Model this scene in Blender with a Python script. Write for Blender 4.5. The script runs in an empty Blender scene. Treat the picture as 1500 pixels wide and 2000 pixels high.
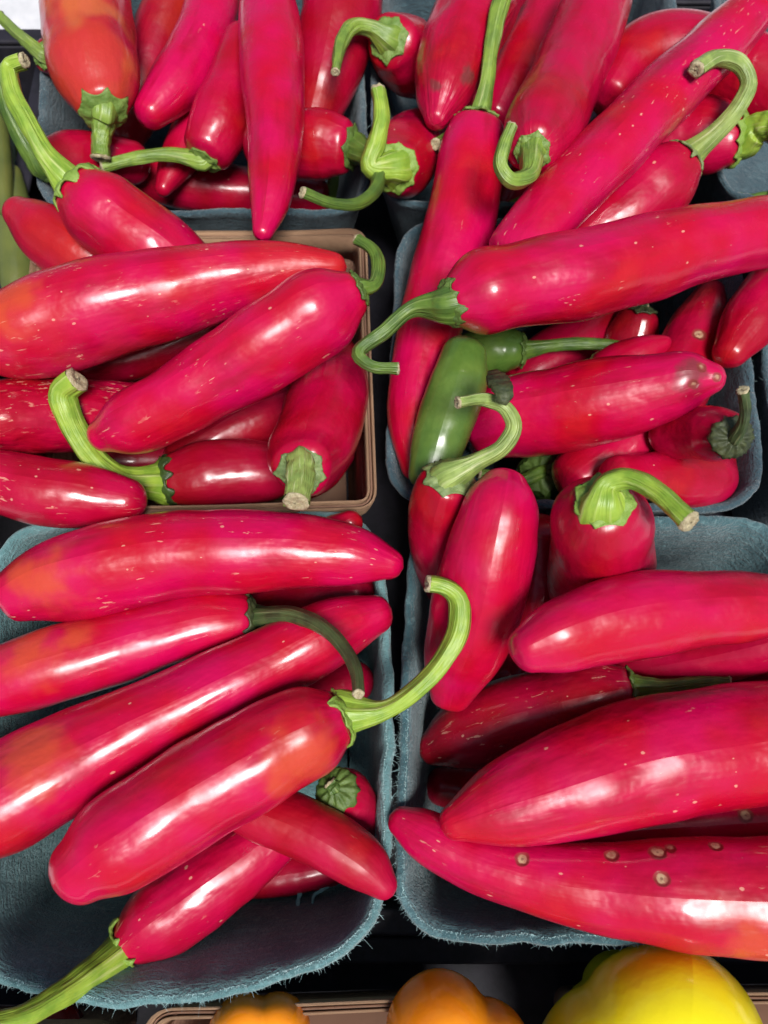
import bpy, bmesh, math, random
import numpy as np
from mathutils import Vector, Matrix, noise
R = math.radians
scene = bpy.context.scene
CM = 0.01
RIM = 8.0            # height of the basket rims above the table, in cm

# ------------------------------------------------------------------ camera
cam_data = bpy.data.cameras.new('camera')
cam_data.sensor_fit = 'VERTICAL'; cam_data.sensor_height = 24; cam_data.lens = 18
cam_data.clip_start = 0.01; cam_data.clip_end = 100
cam_data.dof.use_dof = True; cam_data.dof.focus_distance = 0.235; cam_data.dof.aperture_fstop = 11
cam = bpy.data.objects.new('camera', cam_data)
scene.collection.objects.link(cam)
cam.location = (0, 0, (25 + RIM) * CM); cam.rotation_euler = (R(20), 0, 0)
scene.camera = cam

# ------------------------------------------------------------------ light
SUN_EL, SUN_AZ = 64, 160       # azimuth: clockwise from +Y, as the sky texture counts it
world = bpy.data.worlds.new('World'); scene.world = world; world.use_nodes = True
wn = world.node_tree; wn.nodes.clear()
sky = wn.nodes.new('ShaderNodeTexSky'); sky.sky_type = 'NISHITA'; sky.sun_disc = False
sky.sun_elevation = R(SUN_EL); sky.sun_rotation = R(SUN_AZ)
sky.air_density = 1.0; sky.dust_density = 2.5; sky.ozone_density = 1.5
bg = wn.nodes.new('ShaderNodeBackground'); bg.inputs['Strength'].default_value = 0.055
wo = wn.nodes.new('ShaderNodeOutputWorld')
wn.links.new(sky.outputs[0], bg.inputs[0]); wn.links.new(bg.outputs[0], wo.inputs[0])
sun_d = bpy.data.lights.new('sun', 'SUN'); sun_d.energy = 3.5; sun_d.angle = R(18); sun_d.color = (1, .97, .94)
sun = bpy.data.objects.new('sun', sun_d); scene.collection.objects.link(sun)
sd = Vector((math.sin(R(SUN_AZ)) * math.cos(R(SUN_EL)), math.cos(R(SUN_AZ)) * math.cos(R(SUN_EL)), math.sin(R(SUN_EL))))
sun.rotation_euler = sd.to_track_quat('Z', 'Y').to_euler()
sun.location = sd * 3
vs = scene.view_settings
vs.view_transform = 'Standard'; vs.look = 'None'; vs.exposure = 0.4; vs.gamma = 1; vs.use_curve_mapping = False
scene.cycles.max_bounces = 6; scene.cycles.use_denoising = True
scene.cycles.use_adaptive_sampling = True; scene.cycles.adaptive_threshold = .03

# ------------------------------------------------------------------ helpers
COL = scene.collection
rng = random.Random(7)
def empty(name, loc):
    o = bpy.data.objects.new(name, None); COL.objects.link(o); o.location = loc; o.empty_display_size = .01
    return o
def tag(o, label=None, cat=None, group=None, kind=None):
    if label: o['label'] = label
    if cat: o['category'] = cat
    if group: o['group'] = group
    if kind: o['kind'] = kind
    return o
def mesh_obj(name, verts, faces, mat, parent=None, origin=(0, 0, 0), uv=None, smooth=True):
    """verts in world metres; stored relative to origin; the parent Empty stands at origin"""
    me = bpy.data.meshes.new(name)
    v = np.asarray(verts, float) - np.asarray(origin, float)
    me.from_pydata(v.tolist(), [], faces)
    if smooth: me.polygons.foreach_set('use_smooth', [True] * len(me.polygons))
    if uv is not None:
        l = me.uv_layers.new(name='UVMap')
        idx = np.empty(len(me.loops), int); me.loops.foreach_get('vertex_index', idx)
        l.data.foreach_set('uv', np.asarray(uv, float)[idx].ravel())
    me.materials.append(mat); me.update()
    o = bpy.data.objects.new(name, me); COL.objects.link(o)
    if parent: o.parent = parent
    else: o.location = origin
    return o
def smooth_path(pts, n):
    """cubic resample through control rows; every column is interpolated"""
    pts = np.asarray(pts, float); m = len(pts)
    d = np.concatenate([[0], np.cumsum(np.linalg.norm(np.diff(pts[:, :3], axis=0), axis=1) + 1e-9)]); d /= d[-1]
    t = np.linspace(0, 1, n)
    sl = np.diff(pts, axis=0) / np.diff(d)[:, None]
    tg = np.empty_like(pts); tg[0] = sl[0]; tg[-1] = sl[-1]
    for i in range(1, m - 1):
        h0, h1 = d[i] - d[i - 1], d[i + 1] - d[i]
        tg[i] = (sl[i - 1] * h1 + sl[i] * h0) / (h0 + h1)
    k = np.clip(np.searchsorted(d, t, side='right') - 1, 0, m - 2)
    h = d[k + 1] - d[k]; s = ((t - d[k]) / h)[:, None]; h = h[:, None]
    return (2*s**3-3*s**2+1)*pts[k] + (s**3-2*s**2+s)*h*tg[k] + (-2*s**3+3*s**2)*pts[k+1] + (s**3-s**2)*h*tg[k+1]
def frames(p):
    """parallel-transport frames along a polyline"""
    n = len(p); T = np.gradient(p, axis=0); T /= np.linalg.norm(T, axis=1)[:, None]
    a = np.array([0, 0, 1.0]) if abs(T[0][2]) < .9 else np.array([1.0, 0, 0])
    N = [a - T[0] * (a @ T[0])]; N[0] /= np.linalg.norm(N[0])
    for i in range(1, n):
        v = N[-1] - T[i] * (N[-1] @ T[i]); N.append(v / np.linalg.norm(v))
    N = np.array(N); return T, N, np.cross(T, N)

# ------------------------------------------------------------------ materials
def new_mat(name):
    m = bpy.data.materials.new(name); m.use_nodes = True
    nt = m.node_tree; b = nt.nodes['Principled BSDF']
    return m, nt, b
def nd(nt, t, **kw):
    n = nt.nodes.new(t)
    for k, v in kw.items():
        if k.startswith('i_'):
            key = k[2:]; key = int(key) if key.isdigit() else key.replace('_', ' ')
            n.inputs[key].default_value = v
        else: setattr(n, k, v)
    return n
def noise_tex(nt, vec, scale, detail=4, rough=.55, dist=0):
    n = nd(nt, 'ShaderNodeTexNoise', i_Scale=scale, i_Detail=detail, i_Roughness=rough, i_Distortion=dist)
    nt.links.new(vec, n.inputs['Vector']); return n.outputs['Fac']
def ramp(nt, fac, lo, hi, a=0., b=1.):
    n = nd(nt, 'ShaderNodeMapRange', i_1=lo, i_2=hi, i_3=a, i_4=b); n.clamp = True; n.interpolation_type = 'SMOOTHSTEP'
    nt.links.new(fac, n.inputs[0]); return n.outputs[0]
def math_n(nt, op, a, b=None):
    n = nd(nt, 'ShaderNodeMath', operation=op)
    for i, x in enumerate((a, b)):
        if x is None: continue
        if isinstance(x, (int, float)): n.inputs[i].default_value = x
        else: nt.links.new(x, n.inputs[i])
    return n.outputs[0]
def mix(nt, fac, a, b):
    n = nd(nt, 'ShaderNodeMix', data_type='RGBA')
    for s, x in ((n.inputs[0], fac), (n.inputs[6], a), (n.inputs[7], b)):
        if isinstance(x, (int, float)): s.default_value = x
        elif isinstance(x, tuple): s.default_value = (*x, 1) if len(x) == 3 else x
        else: nt.links.new(x, s)
    return n.outputs[2]
def bump(nt, b, h, dist, strength=1., prev=None):
    n = nd(nt, 'ShaderNodeBump', i_Strength=strength, i_Distance=dist)
    nt.links.new(h, n.inputs['Height'])
    if prev is not None: nt.links.new(prev, n.inputs['Normal'])
    nt.links.new(n.outputs[0], b.inputs['Normal']); return n.outputs[0]

def flesh_mat(seed, length, girth, origin, dark=0, orange=0, orng=0, scar=0, wrinkle=0, green=0, bright=0, matte=0,
              painted_reflection=(), blem=(), bruise=(), streak=0, **kw):
    m, nt, b = new_mat('pepper_skin')
    tc = nd(nt, 'ShaderNodeTexCoord'); L = nt.links.new
    mp = nd(nt, 'ShaderNodeMapping'); mp.inputs['Location'].default_value = (seed * 1.37 % 9, seed * 2.11 % 7, seed * .73 % 5)
    L(tc.outputs['Object'], mp.inputs[0]); P = mp.outputs[0]
    # skin-following coordinates in metres: x along the fruit, y round it
    uvm = nd(nt, 'ShaderNodeMapping'); uvm.inputs['Scale'].default_value = (length, girth, 1); uvm.inputs['Location'].default_value = (seed * .31, seed * .17, seed * .5)
    L(tc.outputs['UV'], uvm.inputs[0]); S = uvm.outputs[0]
    if green:
        c = mix(nt, ramp(nt, noise_tex(nt, P, 60), .35, .7), (.062, .128, .020), (.115, .19, .032))
        c = mix(nt, ramp(nt, noise_tex(nt, P, 25), .62, .8, 0, .6), c, (.10, .10, .02))
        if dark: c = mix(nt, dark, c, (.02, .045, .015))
    else:
        # crimson to magenta in long soft streaks, scarlet where it ripened last
        sk = nd(nt, 'ShaderNodeMapping'); sk.inputs['Scale'].default_value = (26, 75, 1); L(S, sk.inputs[0])
        ns = noise_tex(nt, sk.outputs[0], 1, 3, .6)
        n45 = noise_tex(nt, P, 38, 2)
        c1 = (.50, .0015, .068) if bright else (.43, .0015, .044)
        c2 = (.44, .0015, .018) if bright else (.34, .0015, .012)
        c = mix(nt, ramp(nt, n45, .32, .66), c1, c2)
        c = mix(nt, ramp(nt, ns, .50, .72, 0, .6), c, (.28, .001, .012))
        c = mix(nt, ramp(nt, math_n(nt, 'ADD', n45, math_n(nt, 'MULTIPLY', ns, .3)), .76, .88, 0, .35), c, (.52, .018, .012))
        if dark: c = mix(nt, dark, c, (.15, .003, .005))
        if orange: c = mix(nt, math_n(nt, 'MULTIPLY', ramp(nt, noise_tex(nt, P, 40, 2), .38, .55), orange), c, (.52, .06, .02))
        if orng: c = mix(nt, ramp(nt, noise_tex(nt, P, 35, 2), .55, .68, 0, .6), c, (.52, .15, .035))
    geo = nd(nt, 'ShaderNodeVectorMath', operation='ADD'); geo.inputs[1].default_value = tuple(origin)
    L(tc.outputs['Object'], geo.inputs[0]); W = geo.outputs[0]
    def spot(q, r, soft, wob):
        d = nd(nt, 'ShaderNodeVectorMath', operation='DISTANCE'); L(W, d.inputs[0]); d.inputs[1].default_value = q
        w = math_n(nt, 'MULTIPLY', math_n(nt, 'SUBTRACT', noise_tex(nt, P, wob, 2), .5), r * 2.2)
        return math_n(nt, 'ADD', d.outputs['Value'], w)
    for (x, y, z, r) in painted_reflection:
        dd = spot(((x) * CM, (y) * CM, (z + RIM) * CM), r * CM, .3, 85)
        c = mix(nt, ramp(nt, dd, r * CM * 1.25, r * CM * .3, 0, .8), c, (.52, .065, .022))  # orange reflection of the surroundings, painted into the skin colour
    for (x, y, z, r) in bruise:
        dd = spot(((x) * CM, (y) * CM, (z + RIM) * CM), r * CM, .3, 160)
        c = mix(nt, ramp(nt, dd, r * CM * 1.1, r * CM * .4, 0, .75), c, (.12, .035, .03))
    n90 = noise_tex(nt, P, 110, 2)
    rough = ramp(nt, n90, .3, .7, .30 + .10 * matte, .42 + .10 * matte)
    # corky cracks that follow the skin, in clusters, plus a few stray flecks
    clus = ramp(nt, noise_tex(nt, P, 60, 2), .60 - .14 * scar, .72 - .08 * scar)
    st = nd(nt, 'ShaderNodeMapping'); st.inputs['Scale'].default_value = (190, 700, 1); L(S, st.inputs[0])
    ck = noise_tex(nt, st.outputs[0], 1, 3, .6, .4)
    fl = math_n(nt, 'MULTIPLY', ramp(nt, ck, .645 - .03 * scar, .70 - .03 * scar), clus if scar else math_n(nt, 'MULTIPLY', clus, .4))
    st4 = nd(nt, 'ShaderNodeMapping'); st4.inputs['Scale'].default_value = (170, 230, 1); L(S, st4.inputs[0])
    vo = nd(nt, 'ShaderNodeTexVoronoi', feature='F1', voronoi_dimensions='2D'); vo.inputs['Scale'].default_value = 1; L(st4.outputs[0], vo.inputs['Vector'])
    sepc = nd(nt, 'ShaderNodeSeparateColor'); L(vo.outputs['Color'], sepc.inputs[0])
    thr = math_n(nt, 'MULTIPLY', ramp(nt, sepc.outputs[0], .955 - .15 * scar, 1.0), .12)
    if scar or seed % 3 == 0: fl = math_n(nt, 'MAXIMUM', fl, ramp(nt, math_n(nt, 'SUBTRACT', math_n(nt, 'ADD', vo.outputs['Distance'], math_n(nt, 'MULTIPLY', math_n(nt, 'SUBTRACT', ck, .5), .25)), thr), .0, -.05))
    c = mix(nt, math_n(nt, 'MULTIPLY', fl, .62), c, (.70, .36, .25) if not green else (.30, .36, .15))
    st3 = nd(nt, 'ShaderNodeMapping'); st3.inputs['Scale'].default_value = (60, 240, 1); L(S, st3.inputs[0])
    h3 = noise_tex(nt, st3.outputs[0], 1, 2)
    ns2 = noise_tex(nt, P, 85, 3, .65)
    H = math_n(nt, 'ADD', math_n(nt, 'MULTIPLY', n90, .0009 + .0009 * wrinkle), math_n(nt, 'MULTIPLY', h3, .00042 + .0008 * wrinkle))
    H = math_n(nt, 'ADD', H, math_n(nt, 'MULTIPLY', ns2, .0007))
    wob9 = noise_tex(nt, P, 700, 2) if blem else None
    for (x, y, z, r) in blem:
        q = ((x) * CM, (y) * CM, (z + RIM) * CM); r = r * CM
        dd = spot(q, r * .38, .3, 260)
        c = mix(nt, ramp(nt, dd, r * 1.25, r * .9, 0, .8), c, (.20, .035, .025))
        c = mix(nt, math_n(nt, 'MULTIPLY', ramp(nt, dd, r * .8, r * .5, 0, .9), ramp(nt, wob9, .35, .6, .45, 1)), c, (.50, .34, .2))
        c = mix(nt, ramp(nt, dd, r * .30, r * .18, 0, .8), c, (.16, .08, .05))
        rough = math_n(nt, 'ADD', rough, ramp(nt, dd, r, r * .7, 0, .4))
        H = math_n(nt, 'ADD', H, ramp(nt, dd, r * 1.15, r * .55, 0, -.0007))
    bump(nt, b, H, 1.0, .7)
    L(c, b.inputs['Base Color']); L(rough, b.inputs['Roughness'])
    # waxy bloom: the gloss comes and goes over the skin
    L(math_n(nt, 'ADD', math_n(nt, 'MULTIPLY', ramp(nt, ns2, .38, .66), .20), .115 + .12 * matte), b.inputs['Coat Roughness'])
    b.inputs['IOR'].default_value = 1.43
    b.inputs['Coat Weight'].default_value = .7 if not matte else .5; b.inputs['Specular IOR Level'].default_value = .24; b.inputs['Coat IOR'].default_value = 1.42
    return m

def stem_mat(seed, kind):
    m, nt, b = new_mat('pepper_stem_skin'); tc = nd(nt, 'ShaderNodeTexCoord'); L = nt.links.new
    mp = nd(nt, 'ShaderNodeMapping'); mp.inputs['Location'].default_value = (seed * .77 % 5, seed * 1.3 % 5, 0); L(tc.outputs['Object'], mp.inputs[0])
    a, d, w = {0: ((.22, .33, .045), (.13, .22, .035), (.40, .46, .18)), 1: ((.20, .30, .04), (.15, .22, .05), (.36, .42, .15)),
               2: ((.11, .19, .025), (.06, .12, .02), (.22, .30, .08)), 3: ((.29, .42, .045), (.18, .31, .03), (.50, .56, .20)),
               4: ((.30, .40, .10), (.18, .26, .06), (.55, .58, .30)), 5: ((.07, .11, .035), (.035, .055, .02), (.20, .22, .10))}[kind]
    c = mix(nt, ramp(nt, noise_tex(nt, mp.outputs[0], 160), .35, .65), a, d)
    uv = nd(nt, 'ShaderNodeMapping'); uv.inputs['Scale'].default_value = (2.2, 16, 1); L(tc.outputs['UV'], uv.inputs[0])
    g = noise_tex(nt, uv.outputs[0], 1, 3)
    c = mix(nt, ramp(nt, g, .52, .72, 0, .75), c, w)
    uv2 = nd(nt, 'ShaderNodeMapping'); uv2.inputs['Scale'].default_value = (5, 9, 1); uv2.inputs['Location'].default_value = (seed, 0, 0); L(tc.outputs['UV'], uv2.inputs[0])
    c = mix(nt, ramp(nt, noise_tex(nt, uv2.outputs[0], 1, 5, .7), .64, .74, 0, .65), c, (.06, .05, .025))
    L(c, b.inputs['Base Color']); b.inputs['Roughness'].default_value = .42
    bump(nt, b, g, .0011, .9)
    return m
def simple_mat(name, c1, c2, scale, rough, bd=.0003, bscale=None, stretch=(1, 1, 1), coord='Object', spec=.5):
    m, nt, b = new_mat(name); tc = nd(nt, 'ShaderNodeTexCoord'); mp = nd(nt, 'ShaderNodeMapping'); mp.inputs['Scale'].default_value = stretch
    nt.links.new(tc.outputs[coord], mp.inputs[0])
    nt.links.new(mix(nt, ramp(nt, noise_tex(nt, mp.outputs[0], scale, 6, .65), .3, .7), c1, c2), b.inputs['Base Color'])
    b.inputs['Roughness'].default_value = rough; b.inputs['Specular IOR Level'].default_value = spec
    bump(nt, b, noise_tex(nt, mp.outputs[0], bscale or scale * 2, 5, .7), bd, .8)
    return m
CUT = simple_mat('cut_stem_end', (.55, .48, .30), (.30, .24, .13), 900, .8, .0006)
CALYX = {k: simple_mat('calyx_skin', a, d, 260, .5, .0006) for k, (a, d) in {
    0: ((.10, .19, .03), (.19, .28, .06)), 1: ((.10, .19, .03), (.19, .28, .06)), 2: ((.06, .11, .02), (.11, .18, .035)),
    3: ((.15, .26, .03), (.24, .36, .07)), 4: ((.10, .16, .05), (.22, .29, .10)), 5: ((.02, .03, .012), (.07, .085, .03))}.items()}
CALYX_DARK = simple_mat('dark_calyx_skin', (.02, .04, .012), (.05, .09, .02), 200, .4, .0006)

def pulp_mat(name, c1, c2, c3):
    m, nt, b = new_mat(name); tc = nd(nt, 'ShaderNodeTexCoord'); O = tc.outputs['Object']; L = nt.links.new
    c = mix(nt, ramp(nt, noise_tex(nt, O, 55, 3, .7), .3, .7), c1, c2)
    c = mix(nt, ramp(nt, noise_tex(nt, O, 420, 3, .75), .50, .75, 0, .7), c, c3)
    sw = nd(nt, 'ShaderNodeMapping'); sw.inputs['Scale'].default_value = (60, 60, 380); L(O, sw.inputs[0])
    lay = noise_tex(nt, sw.outputs[0], 1, 3, .7, 1.0)
    c = mix(nt, ramp(nt, lay, .55, .72, 0, .5), c, c3)
    L(c, b.inputs['Base Color']); b.inputs['Roughness'].default_value = .95; b.inputs['Specular IOR Level'].default_value = .15
    b.inputs['Sheen Weight'].default_value = .25; b.inputs['Sheen Roughness'].default_value = .6
    fine = noise_tex(nt, O, 800, 3, .7)
    bump(nt, b, math_n(nt, 'ADD', math_n(nt, 'MULTIPLY', fine, .0013), math_n(nt, 'MULTIPLY', lay, .0014)), 1.0, .9)
    return m
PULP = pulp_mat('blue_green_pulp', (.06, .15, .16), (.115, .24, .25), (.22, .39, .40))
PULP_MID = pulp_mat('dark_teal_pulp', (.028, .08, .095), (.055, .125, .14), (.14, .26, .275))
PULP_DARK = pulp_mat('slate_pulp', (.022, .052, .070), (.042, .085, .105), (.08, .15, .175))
FIBRE = simple_mat('pulp_fibre', (.62, .86, .86), (.45, .74, .76), 300, .9)
def wood_mat(name, c1, c2, c3):
    m, nt, b = new_mat(name); tc = nd(nt, 'ShaderNodeTexCoord'); L = nt.links.new
    mp = nd(nt, 'ShaderNodeMapping'); mp.inputs['Scale'].default_value = (22, 520, 1); L(tc.outputs['UV'], mp.inputs[0])
    g = noise_tex(nt, mp.outputs[0], 1, 5, .65, .6)
    c = mix(nt, ramp(nt, g, .3, .7), c1, c2)
    c = mix(nt, ramp(nt, noise_tex(nt, tc.outputs['Object'], 60, 4), .55, .8, 0, .6), c, c3)
    L(c, b.inputs['Base Color']); b.inputs['Roughness'].default_value = .75; b.inputs['Specular IOR Level'].default_value = .25
    bump(nt, b, g, .0008, .9); return m
VENEER = wood_mat('wood_veneer', (.22, .115, .075), (.34, .20, .135), (.13, .065, .045))
BAND = wood_mat('wood_band', (.28, .165, .10), (.44, .28, .17), (.16, .085, .055))
BLACK = simple_mat('black_plastic', (.010, .010, .014), (.020, .018, .027), 120, .62, .0003, spec=.3)
CLOTH = simple_mat('pale_cloth', (.55, .56, .58), (.66, .66, .68), 60, .9, .0004)

# ------------------------------------------------------------------ setting
S2 = 1.2
table = mesh_obj('table_top', [(-S2, -S2, 0), (S2, -S2, 0), (S2, S2, 0), (-S2, S2, 0)], [(0, 1, 2, 3)], CLOTH, smooth=False)
tag(table, 'pale cloth covered stall table under the trays', None, None, 'structure')

def tray(name, label, x0, x1, y0, y1, h, t=.35, lip=.5):
    """shallow black plastic tray, cm"""
    root = tag(empty(name, ((x0 + x1) / 2 * CM, (y0 + y1) / 2 * CM, 0)), label, 'tray', 'black plastic trays')
    org = root.location
    def box(nm, a, b_):
        v = [(x * CM, y * CM, z * CM) for z in (a[2], b_[2]) for y in (a[1], b_[1]) for x in (a[0], b_[0])]
        f = [(0, 2, 3, 1), (4, 5, 7, 6), (0, 1, 5, 4), (2, 6, 7, 3), (0, 4, 6, 2), (1, 3, 7, 5)]
        o = mesh_obj(nm, v, f, BLACK, root, org, smooth=False)
        bv = o.modifiers.new('bevel', 'BEVEL'); bv.width = .0012; bv.segments = 3
        return o
    box('tray_floor', (x0, y0, .3), (x1, y1, .7))
    for nm, a, b_ in (('tray_wall', (x0, y0, .75), (x1, y0 + t, h)), ('tray_wall', (x0, y1 - t, .75), (x1, y1, h)),
                      ('tray_wall', (x0, y0 + t + .02, .75), (x0 + t, y1 - t - .02, h)), ('tray_wall', (x1 - t, y0 + t + .02, .75), (x1, y1 - t - .02, h))):
        box(nm, a, b_)
    for a, b_ in (((x0 - lip, y0 - lip, h + .02), (x1 + lip, y0 + t, h + .28)), ((x0 - lip, y1 - t, h + .02), (x1 + lip, y1 + lip, h + .28)),
                  ((x0 - lip, y0 + t + .02, h + .02), (x0 + t, y1 - t - .02, h + .28)), ((x1 - t, y0 + t + .02, h + .02), (x1 + lip, y1 - t - .02, h + .28))):
        box('tray_lip', a, b_)
    return root
tray('plastic_tray', 'black plastic tray holding the six baskets of red peppers', -14.1, 29.5, -4.15, 40.5, 3.1)
tray('plastic_tray', 'black plastic tray at the front with orange and yellow peppers', -19.5, 24.5, -24.5, -5.25, 2.6)
tray('plastic_tray', 'black plastic tray at the left edge holding long green pods', -45.0, -15.7, 4.0, 33.2, 6.6)

# ------------------------------------------------------------------ baskets
def outline(poly, rc, n):
    P = np.array(poly, float); m = len(P); out = []
    for i in range(m):
        a, b, c = P[i - 1], P[i], P[(i + 1) % m]
        d0, d1 = np.linalg.norm(a - b), np.linalg.norm(c - b)
        s = b + (a - b) / d0 * min(rc, .48 * d0); e = b + (c - b) / d1 * min(rc, .48 * d1)
        for t in np.linspace(0, 1, 9): out.append((1 - t)**2 * s + 2 * t * (1 - t) * b + t * t * e)
    out = np.array(out); out = np.vstack([out, out[:1]])
    d = np.concatenate([[0], np.cumsum(np.linalg.norm(np.diff(out, axis=0), axis=1))])
    u = np.linspace(0, d[-1], n, endpoint=False)
    return np.stack([np.interp(u, d, out[:, 0]), np.interp(u, d, out[:, 1])], 1)
def inset(o, d):
    t = np.roll(o, -1, 0) - np.roll(o, 1, 0); t /= np.linalg.norm(t, axis=1)[:, None]
    area = .5 * np.sum(o[:, 0] * np.roll(o[:, 1], -1) - np.roll(o[:, 0], -1) * o[:, 1])
    nrm = np.stack([-t[:, 1], t[:, 0]], 1) * (1 if area > 0 else -1)
    return o + nrm * d
def loft(rings, cap):
    n = len(rings[0]); v = np.vstack(rings); f = []
    for k in range(len(rings) - 1):
        for i in range(n):
            j = (i + 1) % n
            f.append((k * n + i, k * n + j, (k + 1) * n + j, (k + 1) * n + i))
    if cap:
        f.append(tuple(range(n))[::-1]); f.append(tuple((len(rings) - 1) * n + i for i in range(n)))
    return v, f
def pulp_basket(poly, label, group, mat, seed, fibres=0, front=None, shrink=.80, lowbase=.9, foot=None):
    r_ = random.Random(seed); N = 240
    o = outline(poly, 2.2, N); c = o.mean(0)
    ob = c + (o - c) * shrink if foot is None else np.stack([np.clip(o[:, k], foot[k], foot[k + 2]) + .12 * (o[:, k] - c[k]) for k in (0, 1)], 1)
    root = tag(empty('pulp_basket', (c[0] * CM, c[1] * CM, lowbase * CM)), label, 'basket', group); org = root.location
    def nz(i, k, s): return noise.noise(Vector((math.cos(2 * math.pi * i / N) * s + seed, math.sin(2 * math.pi * i / N) * s, k * .7)))
    def ring(offset, z, amp, k):
        q = o + (ob - o) * min(1, max(0, (RIM - z) / (RIM - lowbase))) ** .9
        q = inset(q, offset)
        return np.array([(x * CM, y * CM, (z + amp * nz(i, 3, 5)) * CM) for i, (x, y) in enumerate(q)]) + np.array([[.0009 * nz(i, k, 9) + .0004 * nz(i, k * 2, 26), .0009 * nz(i, k + 9, 9) + .0004 * nz(i, k * 2 + 5, 26), .0005 * nz(i, 1, 22) if z > RIM - 1 else 0] for i in range(N)])
    rings = [ring(.7, lowbase, 0, 0), ring(.1, lowbase + .25, 0, 1), ring(0, lowbase + .9, 0, 2)]
    for z in (3.2, 4.6, 5.8, 6.8, 7.5): rings.append(ring(0, z, .1, z))
    rings += [ring(-.05, 7.85, .22, 8), ring(.06, 8.0, .25, 8), ring(.20, 7.98, .25, 8), ring(.30, 7.8, .22, 8)]
    for z in (7.4, 6.8, 5.8, 4.6, 3.2, 2.2): rings.append(ring(.33, z, .1, z))
    rings += [ring(.45, lowbase + .55, 0, 2), ring(1.0, lowbase + .32, 0, 1)]
    v, f = loft(rings, True)
    mesh_obj('shell', v, f, mat, root, org)
    if fibres:
        fv, ff = [], []
        base = rings[8]; base2 = rings[10]
        cand = [i for i in range(N) if front is None or front(base[i][0] / CM, base[i][1] / CM)]
        for _ in range(fibres):
            i = r_.choice(cand); j = (i + 1) % N; t = r_.random(); w = r_.random()
            p = (base[i] * (1 - t) + base[j] * t) * (1 - w) + (base2[i] * (1 - t) + base2[j] * t) * w
            outw = np.array([p[0] - c[0] * CM, p[1] - c[1] * CM, 0]); outw /= np.linalg.norm(outw)
            tang = np.array([-outw[1], outw[0], 0])
            d = outw * r_.gauss(.75, .35) + tang * r_.gauss(0, .6) + np.array([0, 0, r_.gauss(.35, .45)]); d /= np.linalg.norm(d)
            ln = min(.0026, r_.expovariate(1 / .00036) + .00022); cu = np.array([r_.gauss(0, .4) for _ in range(3)])
            rad = r_.uniform(.00004, .00009)
            a = np.cross(d, [0.3, .5, .8]); a /= np.linalg.norm(a); bb = np.cross(d, a); n0 = len(fv)
            for s in range(4):
                u = s / 3; q = p - d * .0006 + (d + cu * u) * (ln * u); rr = rad * (1 - .75 * u)
                for k in range(3):
                    an = k * 2.0944; fv.append(q + (a * math.cos(an) + bb * math.sin(an)) * rr)
            for s in range(3):
                for k in range(3):
                    k2 = (k + 1) % 3; ff.append((n0 + s * 3 + k, n0 + s * 3 + k2, n0 + s * 3 + 3 + k2, n0 + s * 3 + 3 + k))
        fo = mesh_obj('rim_fibres', fv, ff, FIBRE, root, org); fo['kind'] = 'stuff'
    return root
def veneer_basket(poly, label, group, rc=.8, z1=RIM, base=.9, shrink=.84, bandh=1.3, mats=None):
    N = 200; o = outline(poly, rc, N); c = o.mean(0)
    wallm, bandm = mats or (VENEER, BAND)
    root = tag(empty('veneer_basket', (c[0] * CM, c[1] * CM, base * CM)), label, 'basket', group); org = root.location
    per = np.linalg.norm(np.roll(o, -1, 0) - o, axis=1); arc = np.concatenate([[0], np.cumsum(per)[:-1]]) * CM
    def ring(off, z, wav=0):
        s = 1 - (1 - shrink) * min(1, max(0, (z1 - z) / (z1 - base))); q = inset(c + (o - c) * s, off)
        return np.array([(x * CM, y * CM, (z + wav * noise.noise(Vector((i * .06, off * 3, 1.7)))) * CM) for i, (x, y) in enumerate(q)])
    def band(nm, off0, off1, za, zb, mat, wav=.13, cap=False):
        rings = [ring(off0, za), ring(off0, zb - .03, wav), ring((off0 * .8 + off1 * .2), zb, wav), ring((off0 * .2 + off1 * .8), zb, wav), ring(off1, zb - .03, wav), ring(off1, za)]
        if not cap: rings.append(rings[0])
        v, f = loft(rings, cap)
        uv = np.vstack([np.stack([arc, np.full(N, (r[0][2]) + .01 * k)], 1) for k, r in enumerate(rings)])
        return mesh_obj(nm, v, f, mat, root, org, uv)
    band('veneer_wall', .125, .205, base, z1 - .16, wallm)
    band('outer_rim_band', 0, .09, z1 - bandh, z1, bandm)
    band('inner_rim_band', .235, .325, z1 - bandh * .92, z1 - .05, bandm)
    fl = ring(.30, base + .05); v, f = loft([fl, fl + np.array([0, 0, .0015])], True)
    mesh_obj('base_panel', v, f, wallm, root, org, np.zeros((len(v), 2)))
    return root
BASK = {'TL': [[-16.006, 38.485], [-1.344, 38.485], [-0.454, 21.891], [-14.233, 22.044]],
 'TR': [[-0.836, 39.206], [13.531, 39.206], [12.967, 22.302], [-0.373, 22.302]],
 'D': [[0.515, 21.712], [14.221, 21.968], [13.444, 9.099], [0.0, 9.326]],
 'B': [[-14.074, 21.029], [-0.697, 21.18], [-0.213, 9.213], [-12.828, 8.911]],
 'G': [[-13.503, 8.724], [-0.178, 9.194], [0.36, 3.01], [0.104, -3.413], [-1.603, -4.779], [-4.04, -5.41], [-6.458, -5.746], [-8.901, -5.721], [-12.083, -4.843]],
 'F': [[0.832, 8.949], [14.083, 9.005], [13.22, -4.266], [0.236, -4.097]],
 'R0': [[15.605, 37.421], [30.0, 37.421], [27.232, 22.483], [13.512, 22.483]],
 'R1': [[14.581, 21.635], [27.391, 21.635], [26.427, 9.099], [13.799, 9.099]]}
gpb = 'moulded pulp baskets in the black tray'
pulp_basket(BASK['TL'], 'slate blue pulp basket at the back left, pepper tip hanging over its rim', gpb, PULP_DARK, 1, 500)
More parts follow.
